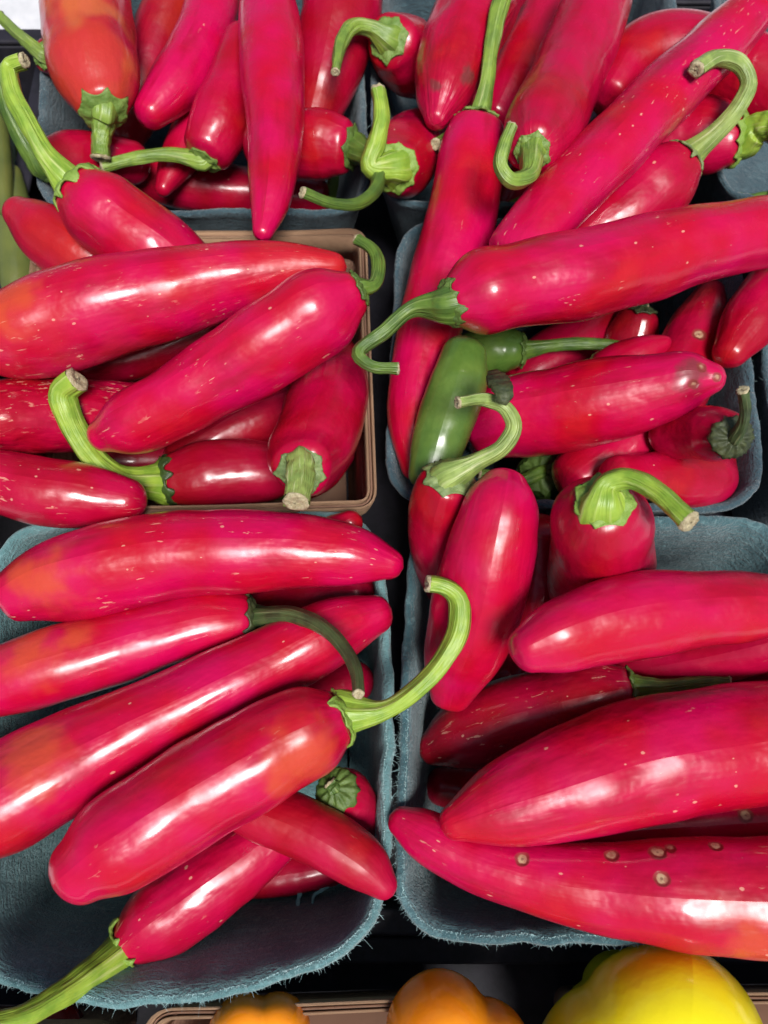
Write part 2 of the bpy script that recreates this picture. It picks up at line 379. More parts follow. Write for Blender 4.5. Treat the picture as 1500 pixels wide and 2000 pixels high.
pulp_basket(BASK['TR'], 'slate blue pulp basket at the back right under the long diagonal pepper', gpb, PULP_DARK, 2, 200)
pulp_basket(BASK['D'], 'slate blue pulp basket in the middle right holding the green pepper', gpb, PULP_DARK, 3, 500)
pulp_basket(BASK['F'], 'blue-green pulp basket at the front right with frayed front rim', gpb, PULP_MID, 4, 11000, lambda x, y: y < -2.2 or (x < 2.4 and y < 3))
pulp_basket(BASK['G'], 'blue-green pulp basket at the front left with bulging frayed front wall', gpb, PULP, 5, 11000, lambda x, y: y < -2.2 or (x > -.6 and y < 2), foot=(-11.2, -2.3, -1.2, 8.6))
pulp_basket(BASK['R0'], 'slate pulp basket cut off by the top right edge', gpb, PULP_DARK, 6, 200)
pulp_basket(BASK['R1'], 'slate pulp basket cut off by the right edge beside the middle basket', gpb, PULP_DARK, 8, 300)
veneer_basket(BASK['B'], 'brown wood veneer basket with bent rim bands in the middle left', 'wood veneer baskets')

# ------------------------------------------------------------------ peppers
SEG, RINGS = 36, 64
def body_mesh(sp, e, seed, wrinkle, lobes=True):
    """skin of a fruit along its spine (cm): rounded shoulder at the first end, tapering tip at the last"""
    p = smooth_path(sp, RINGS); q = p[:, :3]; r = np.maximum(p[:, 3], .04)
    T, N, B = frames(q)
    ring_c, ring_r, ring_N, ring_B, arc = [], [], [], [], []
    K = 9
    for k in range(K):                                       # shoulder dome
        a = math.pi / 2 * (1 - k / K)
        ring_c.append(q[0] - T[0] * r[0] * e[0] * math.sin(a)); ring_r.append(r[0] * max(.004, math.cos(a)) ** (.8)); ring_N.append(N[0]); ring_B.append(B[0])
    for i in range(RINGS): ring_c.append(q[i]); ring_r.append(r[i]); ring_N.append(N[i]); ring_B.append(B[i])
    for k in range(1, K + 1):
        a = math.pi / 2 * k / K
        ring_c.append(q[-1] + T[-1] * r[-1] * e[1] * math.sin(a)); ring_r.append(r[-1] * max(.004, math.cos(a))); ring_N.append(N[-1]); ring_B.append(B[-1])
    ring_c = np.array(ring_c); ring_r = np.array(ring_r); n = len(ring_c)
    arc = np.concatenate([[0], np.cumsum(np.linalg.norm(np.diff(ring_c, axis=0), axis=1))]); L = arc[-1]
    # even out the outline: blur r^2 along the fruit (odd at the poles, so the ends stay round)
    g = np.linspace(0, L, 241); r2 = np.interp(g, arc, ring_r) ** 2; pad = 40
    for w in (.22, .22):
        k = int(max(2, w / (L / 240))); ker = np.hanning(2 * k + 1); ker /= ker.sum()
        ext = np.concatenate([-r2[1:pad + 1][::-1], r2, -r2[-pad - 1:-1][::-1]])
        r2 = np.maximum(np.convolve(ext, ker, 'same')[pad:-pad], 0); r2[0] = r2[-1] = 0
    u_new = .5 * (1 - np.cos(np.linspace(0, math.pi, n))) * .55 + np.linspace(0, 1, n) * .45   # denser rings at the poles
    a_new = u_new * L; tmp_N = np.array(ring_N); tmp_B = np.array(ring_B)
    ring_N = np.stack([np.interp(a_new, arc, tmp_N[:, k]) for k in range(3)], 1); ring_B = np.stack([np.interp(a_new, arc, tmp_B[:, k]) for k in range(3)], 1)
    ring_N /= np.linalg.norm(ring_N, axis=1)[:, None]; ring_B /= np.linalg.norm(ring_B, axis=1)[:, None]
    ring_c = np.stack([np.interp(a_new, arc, ring_c[:, k]) for k in range(3)], 1)
    ring_r = np.maximum(np.sqrt(np.interp(a_new, g, r2)), .003); arc = a_new
    rs = random.Random(seed); ph = [rs.uniform(0, 6.28) for _ in range(4)]; so = rs.uniform(0, 50)
    v, uv = [], []
    for i in range(n):
        u = arc[i] / L
        tw = 1.2 * (rs.random() * 0 + u)
        for j in range(SEG + 1):
            th = 2 * math.pi * j / SEG
            sh = max(0, 1 - u * 2.2)
            rad = 1 + .032 * math.cos(3 * th + ph[0] + tw) * (.4 + 1.3 * sh) + .022 * math.cos(2 * th + ph[1])
            d = ring_N[i] * math.cos(th) + ring_B[i] * math.sin(th)
            pt = ring_c[i] + d * ring_r[i]
            nv = noise.noise(Vector(pt * .55) + Vector((so, 0, 0)))
            rad += .065 * nv + .022 * noise.noise(Vector((u * 11 + so, math.cos(th) * 1.6, math.sin(th) * 1.6)))
            if wrinkle:
                w = noise.noise(Vector((u * 9, math.cos(th) * 2.6 + so, math.sin(th) * 2.6)))
                w2 = noise.noise(Vector((u * 16, math.cos(th) * 5 + so, math.sin(th) * 5)))
                rad += wrinkle * (.05 * w + .02 * w2)
            v.append((ring_c[i] + d * ring_r[i] * rad)); uv.append((u, j / SEG))
    v = np.array(v); f = []; M = SEG + 1
    for i in range(n - 1):
        for j in range(SEG): f.append((i * M + j, i * M + j + 1, (i + 1) * M + j + 1, (i + 1) * M + j))
    return v, f, np.array(uv), L, 2 * math.pi * r.max(), q[0], -T[0], r[0], N[0], B[0]
def to_m(v): return (np.asarray(v) + np.array([0, 0, RIM])) * CM
def calyx_mesh(q0, ax, r0, e0, N0, B0, rc, rs, seed, droop=0):
    """cap of sepals lying on the shoulder, with pointed lobes"""
    rr = random.Random(seed); nl = rr.choice((7, 8, 9, 10)); SEGC = 80; K = 9; v = []; f = []
    ph = rr.uniform(0, 6.28); lob = [rr.uniform(.4, 1.3) for _ in range(nl)]
    def lob_r(th):
        x = ((th + ph) / (2 * math.pi) * nl) % nl; k = int(x); t = x - k
        tri = 1 - abs(2 * t - 1)
        return .84 + .20 * lob[k] * tri ** 2.2 + .03 * math.sin(th * 3 + seed)
    for layer in (0, 1):
        for k in range(K + 1):
            s = k / K
            for j in range(SEGC):
                th = 2 * math.pi * j / SEGC; R1 = rc * lob_r(th); rad = rs * .8 * (1 - s) + R1 * s
                x = min(.995, rad / (r0 * 1.03))
                h = e0 * r0 * (1 - x ** 2.5) ** .5 if rad < r0 * 1.02 else 0
                extra = max(0, rad - r0 * .99)
                lift = (.065 if layer == 0 else -.03) + .045 * math.cos(nl * (th + ph) + math.pi) * math.sin(math.pi * min(1, s * 1.1)) + .012 * math.sin(23 * th + seed) * s + .05 * (1 - s) ** 2 + .02 * rr.uniform(-1, 1) * s
                if s > .85: lift += (rr.uniform(-.02, .06) if layer == 0 else 0)
                d = N0 * math.cos(th) + B0 * math.sin(th)
                nrm = ax * (1 - .6 * x) + d * .6 * x
                v.append(q0 + d * min(rad, r0 * 1.02) + ax * (h - extra * 1.1) + nrm * lift)
    M = SEGC; tot = (K + 1) * M
    for layer in (0, 1):
        for k in range(K):
            for j in range(M):
                a = layer * tot + k * M + j; b_ = layer * tot + k * M + (j + 1) % M
                quad = (a, b_, b_ + M, a + M); f.append(quad if layer == 0 else quad[::-1])
    for j in range(M):
        a = K * M + j; b_ = K * M + (j + 1) % M; f.append((a, b_, tot + b_, tot + a))
    return np.array(v), f
def stem_mesh(pts, seed, flare):
    n = 40; p = smooth_path(pts, n); q = p[:, :3]; r = p[:, 3]; T, N, B = frames(q); SEGS = 18
    rr = random.Random(seed); ph = rr.uniform(0, 6); v, uv = [], []
    for i in range(n):
        u = i / (n - 1)
        k = 1 + flare * max(0, 1 - u * 9) ** 2
        if u > .93: k *= 1 + .12 * (u - .93) / .07
        for j in range(SEGS + 1):
            th = 2 * math.pi * j / SEGS
            w = 1 + .10 * math.cos(5 * th + ph + 2.5 * u) + .06 * math.cos(2 * th + ph * 2) + .15 * noise.noise(Vector((u * 7 + seed, math.cos(th), math.sin(th))))
            v.append(q[i] + (N[i] * math.cos(th) + B[i] * math.sin(th)) * r[i] * k * w); uv.append((u, j / SEGS))
    M = SEGS + 1; f = [(i * M + j, i * M + j + 1, (i + 1) * M + j + 1, (i + 1) * M + j) for i in range(n - 1) for j in range(SEGS)]
    # ragged cut at the end
    cv, cf = [], []; e = q[-1]; re = r[-1] * 1.1
    for k, (s, h) in enumerate(((1.02, -.02), (1.04, .05), (.75, .09), (.35, .03), (.0, .05))):
        for j in range(14):
            th = 2 * math.pi * j / 14
            cv.append(e + (N[-1] * math.cos(th) + B[-1] * math.sin(th)) * re * s * rr.uniform(.9, 1.08) + T[-1] * (h + rr.uniform(-.04, .05) * (k > 0)) * min(1, re * 4))
    for k in range(4):
        for j in range(14): cf.append((k * 14 + j, k * 14 + (j + 1) % 14, (k + 1) * 14 + (j + 1) % 14, (k + 1) * 14 + j))
    return np.array(v), f, np.array(uv), np.array(cv), cf
def pepper(d, seed, name=None, cat='pepper'):
    mt = d['m']
    v, f, uv, L, girth, q0, ax, r0, N0, B0 = body_mesh(d['sp'], d['e'], seed, mt.get('wrinkle', 0))
    v = to_m(v); lo = v.mean(0); lo[2] = v[:, 2].min()
    nm = name or ('green_chili_pepper' if mt.get('green') else 'red_chili_pepper')
    root = tag(empty(nm, lo), d['label'], cat, d['grp'])
    kw = {k: x for k, x in mt.items() if k != 'stemc'}
    mat = flesh_mat(seed, L * CM, girth * CM, lo, **kw)
    mesh_obj('flesh', v, f, mat, root, lo, uv)
    if 'cal' in d:
        sc = mt.get('stemc', 0); st = d['stem']
        rc = d['cal']
        cv, cf = calyx_mesh(q0, ax, r0, d['e'][0], N0, B0, rc, st[0][3], seed)
        mesh_obj('calyx', to_m(cv), cf, CALYX_DARK if (mt.get('dark', 0) >= .45 and sc == 3) else CALYX[sc], root, lo)
        pts = [list(x) for x in st]
        pre = list(q0 + ax * (d['e'][0] * r0 * .6)) + [pts[0][3]]
        sv, sf, suv, ev, ef = stem_mesh([pre] + pts, seed, .25)
        so = mesh_obj('stem', to_m(sv), sf, stem_mat(seed, sc), root, lo, suv)
        mesh_obj('cut_end', to_m(ev), ef, CUT, so, lo)
    return root
PEPPERS = [
 {'id': 'A12', 'label': 'green pepper stem end poking out behind the orange-red pepper at the back left corner', 'grp': 'peppers in the back left pulp basket', 'sp': [[-14.409, 29.548, 0.8, 0.657], [-13.924, 31.096, -0.726, 1.044], [-13.04, 33.603, -2.8, 1.254]], 'e': [0.45, 0.8], 'cal': 0.522, 'stem': [[-14.468, 29.359, 0.986, 0.304], [-14.646, 29.485, 1.063, 0.289], [-14.835, 29.634, 1.119, 0.273], [-15.028, 29.791, 1.17, 0.258], [-15.222, 29.954, 1.217, 0.245], [-15.415, 30.124, 1.263, 0.235], [-15.609, 30.301, 1.306, 0.229], [-15.802, 30.483, 1.348, 0.225], [-15.995, 30.669, 1.389, 0.223], [-16.189, 30.856, 1.428, 0.222], [-16.384, 31.045, 1.467, 0.22]], 'm': {'dark': 0.5, 'stemc': 1}},
 {'id': 'A2', 'label': 'dull red pepper lying deep between the orange-red pepper and the curved one', 'grp': 'peppers in the back left pulp basket', 'sp': [[-9.133, 36.755, -0.5, 1.266], [-10.311, 34.103, -1.313, 1.407], [-11.347, 31.215, -2.175, 1.352], [-12.268, 28.842, -2.9, 0.962]], 'e': [0.45, 0.8], 'm': {'dark': 0.35, 'orange': 0.2}},
 {'id': 'A7', 'label': 'dark red pepper lying lengthwise along the bottom of the back left basket', 'grp': 'peppers in the back left pulp basket', 'sp': [[-2.899, 26.291, -4.0, 0.822], [-4.567, 26.291, -3.8, 1.058], [-7.153, 26.303, -3.486, 1.144], [-9.95, 26.578, -3.141, 1.137], [-12.644, 27.271, -2.8, 0.851]], 'e': [0.45, 0.8], 'cal': 0.58, 'stem': [[-2.561, 26.291, -4.041, 0.29], [-2.484, 26.376, -3.736, 0.281], [-2.41, 26.528, -3.51, 0.272], [-2.352, 26.7, -3.306, 0.265], [-2.322, 26.884, -3.116, 0.26], [-2.305, 27.09, -2.936, 0.257], [-2.311, 27.301, -2.762, 0.257], [-2.364, 27.489, -2.595, 0.258], [-2.487, 27.634, -2.432, 0.262], [-2.676, 27.742, -2.273, 0.268], [-2.885, 27.84, -2.117, 0.276]], 'm': {'dark': 0.3, 'stemc': 2}},
 {'id': 'A11', 'label': 'short red pepper end with dark green calyx in the back left basket corner', 'grp': 'peppers in the back left pulp basket', 'sp': [[-13.705, 24.034, 0.5, 0.791], [-13.153, 24.599, 0.09, 1.018], [-12.185, 25.231, -0.55, 1.044], [-10.956, 25.8, -1.3, 0.894]], 'e': [0.45, 0.8], 'cal': 0.745, 'stem': [[-13.908, 23.826, 0.651, 0.496], [-13.987, 23.914, 0.986, 0.467], [-14.116, 24.079, 1.235, 0.439], [-14.252, 24.268, 1.458, 0.413], [-14.379, 24.48, 1.667, 0.39], [-14.491, 24.714, 1.866, 0.373], [-14.593, 24.966, 2.057, 0.359], [-14.681, 25.23, 2.241, 0.348], [-14.751, 25.505, 2.421, 0.337], [-14.797, 25.793, 2.596, 0.329], [-14.833, 26.088, 2.767, 0.322]], 'm': {'dark': 0.1, 'stemc': 2}},
 {'id': 'A8', 'label': 'large shaded red pepper against the right wall of the back left basket', 'grp': 'peppers in the back left pulp basket', 'sp': [[-1.728, 33.44, 1.8, 1.773], [-1.938, 31.165, 1.189, 1.674], [-2.41, 28.94, 0.567, 1.402], [-2.945, 26.972, 0.0, 0.982]], 'e': [0.45, 0.8], 'm': {'dark': 0.25}},
 {'id': 'A9', 'label': 'red pepper whose broad green calyx faces right, above the hooked green stem', 'grp': 'peppers in the back left pulp basket', 'sp': [[-1.619, 24.534, 0.8, 1.038], [-2.298, 24.77, 0.673, 1.295], [-3.477, 24.991, 0.456, 1.307], [-4.896, 25.224, 0.2, 1.171]], 'e': [0.45, 0.8], 'cal': 0.91, 'stem': [[-1.219, 24.395, 0.875, 0.538], [-0.968, 23.919, 1.19, 0.472], [-0.712, 23.539, 1.423, 0.407], [-0.483, 23.171, 1.634, 0.348], [-0.318, 22.778, 1.83, 0.302], [-0.233, 22.331, 2.017, 0.274], [-0.203, 21.84, 2.196, 0.26], [-0.221, 21.352, 2.37, 0.253], [-0.281, 20.91, 2.538, 0.245], [-0.392, 20.515, 2.703, 0.236], [-0.55, 20.144, 2.863, 0.229], [-0.734, 19.817, 3.021, 0.223], [-0.922, 19.552, 3.176, 0.217], [-1.123, 19.358, 3.328, 0.211], [-1.34, 19.219, 3.477, 0.205], [-1.56, 19.115, 3.625, 0.199], [-1.77, 19.027, 3.771, 0.194], [-1.966, 18.961, 3.915, 0.189], [-2.157, 18.924, 4.057, 0.184], [-2.344, 18.905, 4.198, 0.18], [-2.528, 18.889, 4.337, 0.176], [-2.711, 18.866, 4.475, 0.172]], 'm': {'stemc': 2}},
 {'id': 'A6', 'label': 'small pointed red pepper tip under the pepper with the long level stem', 'grp': 'peppers in the back left pulp basket', 'sp': [[-7.226, 29.703, -1.4, 1.212], [-8.243, 27.883, -1.4, 1.099], [-9.084, 25.84, -1.4, 0.763], [-9.551, 24.432, -1.4, 0.354]], 'e': [0.45, 0.8], 'm': {}},
 {'id': 'A5', 'label': 'red pepper with a long level green stem running left from its calyx', 'grp': 'peppers in the back left pulp basket', 'sp': [[-7.409, 25.225, -0.1, 1.074], [-7.012, 26.173, 0.087, 1.294], [-6.361, 28.064, 0.441, 1.264], [-5.949, 30.146, 0.8, 1.058]], 'e': [0.45, 0.8], 'cal': 0.772, 'stem': [[-7.578, 24.821, -0.18, 0.386], [-7.99, 24.872, -0.119, 0.351], [-8.406, 24.942, -0.073, 0.315], [-8.821, 24.981, -0.033, 0.286], [-9.232, 24.951, 0.005, 0.268], [-9.639, 24.867, 0.041, 0.261], [-10.041, 24.754, 0.076, 0.257], [-10.435, 24.629, 0.11, 0.251], [-10.82, 24.478, 0.142, 0.245], [-11.2, 24.312, 0.174, 0.239], [-11.577, 24.146, 0.205, 0.234]], 'm': {}},
 {'id': 'A3', 'label': 'curved bright red pepper with blunt tip pointing down left in the back basket', 'grp': 'peppers in the back left pulp basket', 'sp': [[-7.248, 35.504, 0.6, 1.169], [-7.564, 32.884, 0.6, 1.185], [-8.084, 30.093, 0.6, 1.174], [-8.982, 27.882, 0.6, 1.082], [-9.773, 26.548, 0.6, 0.726]], 'e': [0.45, 0.7], 'm': {'bright': 1}},
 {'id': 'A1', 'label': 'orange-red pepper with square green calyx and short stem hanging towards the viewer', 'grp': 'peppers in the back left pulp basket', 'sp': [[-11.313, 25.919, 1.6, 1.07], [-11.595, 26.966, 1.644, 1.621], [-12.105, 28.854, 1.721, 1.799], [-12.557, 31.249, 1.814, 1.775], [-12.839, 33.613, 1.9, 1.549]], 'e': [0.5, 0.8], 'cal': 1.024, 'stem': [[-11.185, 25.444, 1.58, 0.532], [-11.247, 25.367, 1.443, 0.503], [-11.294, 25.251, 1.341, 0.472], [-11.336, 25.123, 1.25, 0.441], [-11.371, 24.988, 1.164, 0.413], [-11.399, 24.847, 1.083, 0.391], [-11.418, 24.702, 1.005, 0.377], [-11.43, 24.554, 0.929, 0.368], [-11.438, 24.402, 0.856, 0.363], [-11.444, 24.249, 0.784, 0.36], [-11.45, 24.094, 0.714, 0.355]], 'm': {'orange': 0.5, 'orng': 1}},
 {'id': 'A4', 'label': 'long straight red pepper hanging over the back left basket rim, point downwards', 'grp': 'peppers in the back left pulp basket', 'sp': [[-5.005, 32.142, 2.7, 0.958], [-4.691, 29.763, 2.7, 1.121], [-4.439, 27.228, 2.7, 1.251], [-4.169, 24.571, 2.7, 1.116], [-4.085, 22.07, 2.7, 0.95], [-4.148, 19.939, 2.7, 0.685], [-4.321, 18.691, 2.7, 0.365]], 'e': [0.45, 0.8], 'm': {'bright': 1, 'streak': 0.5}},
 {'id': 'B5', 'label': 'shaded red pepper lying under the two big peppers in the wooden basket', 'grp': 'peppers in the wooden veneer basket', 'sp': [[-12.283, 16.257, -2.6, 0.84], [-10.375, 17.031, -2.6, 1.101], [-7.917, 18.016, -2.6, 1.198], [-5.832, 18.895, -2.6, 1.08], [-4.131, 19.533, -2.6, 0.761]], 'e': [0.45, 0.8], 'cal': 0.503, 'stem': [[-12.605, 16.126, -2.6, 0.294], [-12.613, 16.085, -2.509, 0.293], [-12.631, 16.058, -2.441, 0.292], [-12.651, 16.035, -2.38, 0.291], [-12.674, 16.014, -2.323, 0.291], [-12.697, 15.994, -2.269, 0.29], [-12.722, 15.976, -2.217, 0.29], [-12.747, 15.959, -2.166, 0.289], [-12.772, 15.942, -2.117, 0.289], [-12.798, 15.927, -2.07, 0.288], [-12.825, 15.911, -2.023, 0.288]], 'm': {'dark': 0.25}},
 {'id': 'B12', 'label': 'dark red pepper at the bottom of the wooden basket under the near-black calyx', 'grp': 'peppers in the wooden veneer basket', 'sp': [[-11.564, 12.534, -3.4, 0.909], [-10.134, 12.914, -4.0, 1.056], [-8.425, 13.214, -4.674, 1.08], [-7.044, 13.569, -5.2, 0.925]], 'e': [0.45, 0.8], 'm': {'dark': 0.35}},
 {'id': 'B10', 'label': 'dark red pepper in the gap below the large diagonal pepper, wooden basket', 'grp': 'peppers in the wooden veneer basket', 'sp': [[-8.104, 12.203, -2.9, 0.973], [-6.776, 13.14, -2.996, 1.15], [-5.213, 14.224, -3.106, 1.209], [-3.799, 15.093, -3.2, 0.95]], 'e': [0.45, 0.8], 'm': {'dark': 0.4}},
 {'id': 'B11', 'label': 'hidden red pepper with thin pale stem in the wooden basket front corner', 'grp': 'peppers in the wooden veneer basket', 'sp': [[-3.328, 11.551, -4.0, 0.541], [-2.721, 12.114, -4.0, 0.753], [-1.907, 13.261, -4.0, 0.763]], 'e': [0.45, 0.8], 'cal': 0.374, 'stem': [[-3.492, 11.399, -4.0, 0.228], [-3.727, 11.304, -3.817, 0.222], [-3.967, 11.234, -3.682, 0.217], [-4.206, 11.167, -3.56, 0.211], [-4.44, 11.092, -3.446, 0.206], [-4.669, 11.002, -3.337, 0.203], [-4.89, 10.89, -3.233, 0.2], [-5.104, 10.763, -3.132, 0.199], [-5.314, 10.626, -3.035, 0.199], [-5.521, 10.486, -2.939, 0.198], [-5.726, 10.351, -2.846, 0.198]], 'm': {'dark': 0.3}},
 {'id': 'B7', 'label': 'dark red pepper with near-black calyx and thick lime stem curving up left', 'grp': 'peppers in the wooden veneer basket', 'sp': [[-7.891, 10.863, -1.4, 0.913], [-7.078, 11.073, -1.506, 1.186], [-5.786, 11.308, -1.671, 1.234], [-4.277, 11.472, -1.857, 1.089], [-3.137, 11.809, -2.0, 0.686]], 'e': [0.45, 0.8], 'cal': 1.062, 'stem': [[-8.254, 10.769, -1.353, 0.683], [-8.444, 10.66, -1.02, 0.627], [-8.66, 10.569, -0.773, 0.57], [-8.88, 10.489, -0.552, 0.515], [-9.094, 10.431, -0.344, 0.465], [-9.297, 10.41, -0.147, 0.423], [-9.483, 10.44, 0.042, 0.394], [-9.658, 10.522, 0.225, 0.378], [-9.823, 10.641, 0.403, 0.371], [-9.976, 10.786, 0.577, 0.369], [-10.117, 10.942, 0.746, 0.37], [-10.244, 11.101, 0.913, 0.371], [-10.359, 11.27, 1.076, 0.374], [-10.461, 11.452, 1.237, 0.38], [-10.55, 11.643, 1.395, 0.387], [-10.624, 11.841, 1.551, 0.394], [-10.683, 12.042, 1.704, 0.4], [-10.759, 12.265, 1.856, 0.409], [-10.803, 12.485, 2.006, 0.415], [-10.727, 12.662, 2.155, 0.411], [-10.501, 12.785, 2.302, 0.395], [-10.241, 12.895, 2.447, 0.376]], 'm': {'dark': 0.45, 'stemc': 3}},
 {'id': 'B8', 'label': 'wrinkled pinkish red pepper at the left edge behind the thick lime stem', 'grp': 'peppers in the wooden veneer basket', 'sp': [[-13.956, 11.45, 2.0, 1.021], [-13.131, 11.977, 1.411, 1.296], [-11.79, 12.459, 0.581, 1.342], [-10.334, 13.03, -0.251, 1.278], [-8.918, 13.589, -1.0, 0.969]], 'e': [0.45, 0.8], 'm': {'wrinkle': 1, 'scar': 1.5}},
 {'id': 'B9', 'label': 'scarred red pepper lowest at the left edge of the wooden basket', 'grp': 'peppers in the wooden veneer basket', 'sp': [[-14.008, 9.808, 1.3, 0.991], [-12.861, 9.732, 1.169, 1.063], [-11.517, 9.497, 1.018, 1.169], [-10.015, 9.378, 0.85, 1.071], [-8.662, 9.213, 0.7, 0.78]], 'e': [0.45, 0.8], 'm': {'scar': 1.3}},
 {'id': 'B6', 'label': 'curved red pepper with pale stem pointing at the viewer, wooden basket corner', 'grp': 'peppers in the wooden veneer basket', 'sp': [[-2.652, 9.998, 1.85, 1.007], [-2.608, 10.532, 1.265, 1.278], [-2.17, 12.629, 0.247, 1.508], [-2.037, 14.6, -0.65, 1.435], [-2.517, 16.197, -1.249, 1.208], [-3.512, 17.395, -1.65, 0.826]], 'e': [0.45, 0.8], 'cal': 0.826, 'stem': [[-2.675, 9.717, 2.157, 0.397], [-2.674, 9.867, 2.31, 0.403], [-2.676, 9.989, 2.423, 0.41], [-2.671, 9.947, 2.525, 0.415], [-2.659, 9.753, 2.619, 0.42], [-2.646, 9.474, 2.71, 0.423], [-2.636, 9.173, 2.797, 0.422], [-2.636, 8.913, 2.88, 0.414], [-2.646, 8.704, 2.962, 0.398], [-2.663, 8.5, 3.041, 0.376], [-2.682, 8.298, 3.119, 0.353]], 'm': {'stemc': 4}},
 {'id': 'B2', 'label': 'red pepper with tapered tip at the left beside the green pods', 'grp': 'peppers in the wooden veneer basket', 'sp': [[-10.009, 18.828, -0.1, 1.001], [-11.15, 19.195, 0.205, 1.195], [-12.396, 19.83, 0.557, 1.23], [-13.5, 20.572, 0.889, 1.029], [-14.196, 21.05, 1.1, 0.593]], 'e': [0.45, 0.8], 'm': {'orange': 0.1}},
 {'id': 'B1', 'label': 'short red pepper with tall lime stem curving up to the left edge', 'grp': 'peppers in the wooden veneer basket', 'sp': [[-11.006, 20.406, 2.9, 1.017], [-10.578, 20.071, 2.683, 1.336], [-9.629, 19.43, 2.228, 1.458], [-8.403, 18.737, 1.677, 1.473], [-7.062, 18.042, 1.1, 1.145]], 'e': [0.45, 0.8], 'cal': 1.144, 'stem': [[-11.314, 20.647, 3.056, 0.627], [-11.422, 20.697, 3.249, 0.563], [-11.557, 20.789, 3.391, 0.496], [-11.696, 20.897, 3.52, 0.434], [-11.83, 21.02, 3.64, 0.382], [-11.954, 21.16, 3.754, 0.347], [-12.069, 21.318, 3.864, 0.328], [-12.177, 21.487, 3.97, 0.322], [-12.28, 21.666, 4.073, 0.322], [-12.38, 21.849, 4.173, 0.325], [-12.48, 22.035, 4.271, 0.325], [-12.585, 22.219, 4.368, 0.321], [-12.698, 22.403, 4.462, 0.318], [-12.811, 22.59, 4.555, 0.315], [-12.914, 22.783, 4.647, 0.312], [-12.998, 22.983, 4.737, 0.309], [-13.054, 23.194, 4.826, 0.304], [-13.116, 23.449, 4.914, 0.302], [-13.153, 23.707, 5.001, 0.299], [-13.079, 23.88, 5.087, 0.286], [-12.838, 23.917, 5.172, 0.261], [-12.546, 23.913, 5.256, 0.232]], 'm': {'bright': 1, 'stemc': 3}},
 {'id': 'B3', 'label': 'large scarred red pepper crossing the wooden basket with orange reflection painted on its left end', 'grp': 'peppers in the wooden veneer basket', 'sp': [[-13.468, 14.456, 2.7, 1.209], [-12.427, 14.499, 2.726, 1.484], [-10.765, 15.075, 2.77, 1.667], [-8.394, 15.792, 2.832, 1.609], [-5.806, 16.432, 2.898, 1.302], [-3.357, 16.935, 2.959, 0.919], [-1.677, 16.988, 3.0, 0.494]], 'e': [0.45, 0.8], 'm': {'orange': 0.15, 'painted_reflection': [[-12.043, 14.949, 4.287, 1.229]], 'scar': 0.8, 'bright': 1}},
 {'id': 'B4', 'label': 'plump glossy red pepper lying diagonally across the wooden basket', 'grp': 'peppers in the wooden veneer basket', 'sp': [[-1.05, 15.505, 3.6, 0.745], [-1.614, 15.258, 3.44, 1.223], [-3.074, 14.491, 3.013, 1.435], [-5.074, 13.43, 2.434, 1.376], [-7.19, 12.34, 1.835, 1.178], [-8.903, 11.679, 1.385, 1.012], [-9.635, 11.44, 1.2, 0.596]], 'e': [0.5, 0.8], 'cal': 0.677, 'stem': [[-0.746, 15.638, 3.686, 0.305], [-0.638, 15.672, 3.651, 0.282], [-0.528, 15.698, 3.625, 0.259], [-0.432, 15.742, 3.602, 0.239], [-0.358, 15.823, 3.58, 0.227], [-0.301, 15.937, 3.559, 0.221], [-0.259, 16.076, 3.539, 0.22], [-0.23, 16.23, 3.52, 0.221], [-0.214, 16.39, 3.501, 0.224], [-0.207, 16.547, 3.483, 0.225], [-0.208, 16.691, 3.465, 0.224], [-0.219, 16.834, 3.448, 0.222], [-0.241, 16.98, 3.431, 0.22], [-0.275, 17.125, 3.414, 0.217], [-0.318, 17.263, 3.397, 0.215], [-0.372, 17.389, 3.381, 0.211], [-0.44, 17.498, 3.364, 0.207], [-0.523, 17.593, 3.348, 0.201], [-0.619, 17.677, 3.333, 0.195], [-0.72, 17.755, 3.317, 0.189], [-0.822, 17.834, 3.302, 0.183], [-0.92, 17.917, 3.286, 0.177]], 'm': {'bright': 1, 'scar': 0.3, 'stemc': 2}},
 {'id': 'C12', 'label': 'dark red pepper deep below the hooked stem in the back right basket', 'grp': 'peppers in the back right pulp basket', 'sp': [[5.443, 25.868, -4.2, 0.726], [6.114, 27.023, -4.2, 1.076], [7.669, 28.266, -4.2, 1.138]], 'e': [0.45, 0.8], 'cal': 0.531, 'stem': [[5.292, 25.608, -4.2, 0.314], [5.493, 25.562, -4.017, 0.307], [5.7, 25.556, -3.882, 0.302], [5.909, 25.562, -3.76, 0.296], [6.117, 25.576, -3.646, 0.29], [6.324, 25.597, -3.537, 0.283], [6.531, 25.625, -3.433, 0.275], [6.736, 25.658, -3.332, 0.267], [6.94, 25.695, -3.235, 0.257], [7.143, 25.734, -3.139, 0.248], [7.347, 25.775, -3.046, 0.239]], 'm': {'dark': 0.5}},
 {'id': 'C11', 'label': 'small dark pepper with blackish calyx behind the long diagonal pepper', 'grp': 'peppers in the back right pulp basket', 'sp': [[11.41, 31.953, -3.4, 0.903], [10.274, 30.48, -2.955, 1.076], [8.442, 28.118, -2.2, 1.079]], 'e': [0.45, 0.8], 'cal': 0.756, 'stem': [[11.632, 32.241, -3.487, 0.252], [11.661, 32.28, -3.487, 0.247], [11.69, 32.319, -3.487, 0.243], [11.719, 32.359, -3.487, 0.238], [11.748, 32.398, -3.487, 0.233], [11.777, 32.437, -3.487, 0.228], [11.806, 32.476, -3.487, 0.224], [11.835, 32.516, -3.487, 0.219], [11.865, 32.555, -3.487, 0.214], [11.894, 32.595, -3.487, 0.209], [11.923, 32.634, -3.487, 0.205]], 'm': {'dark': 0.5, 'stemc': 5}},
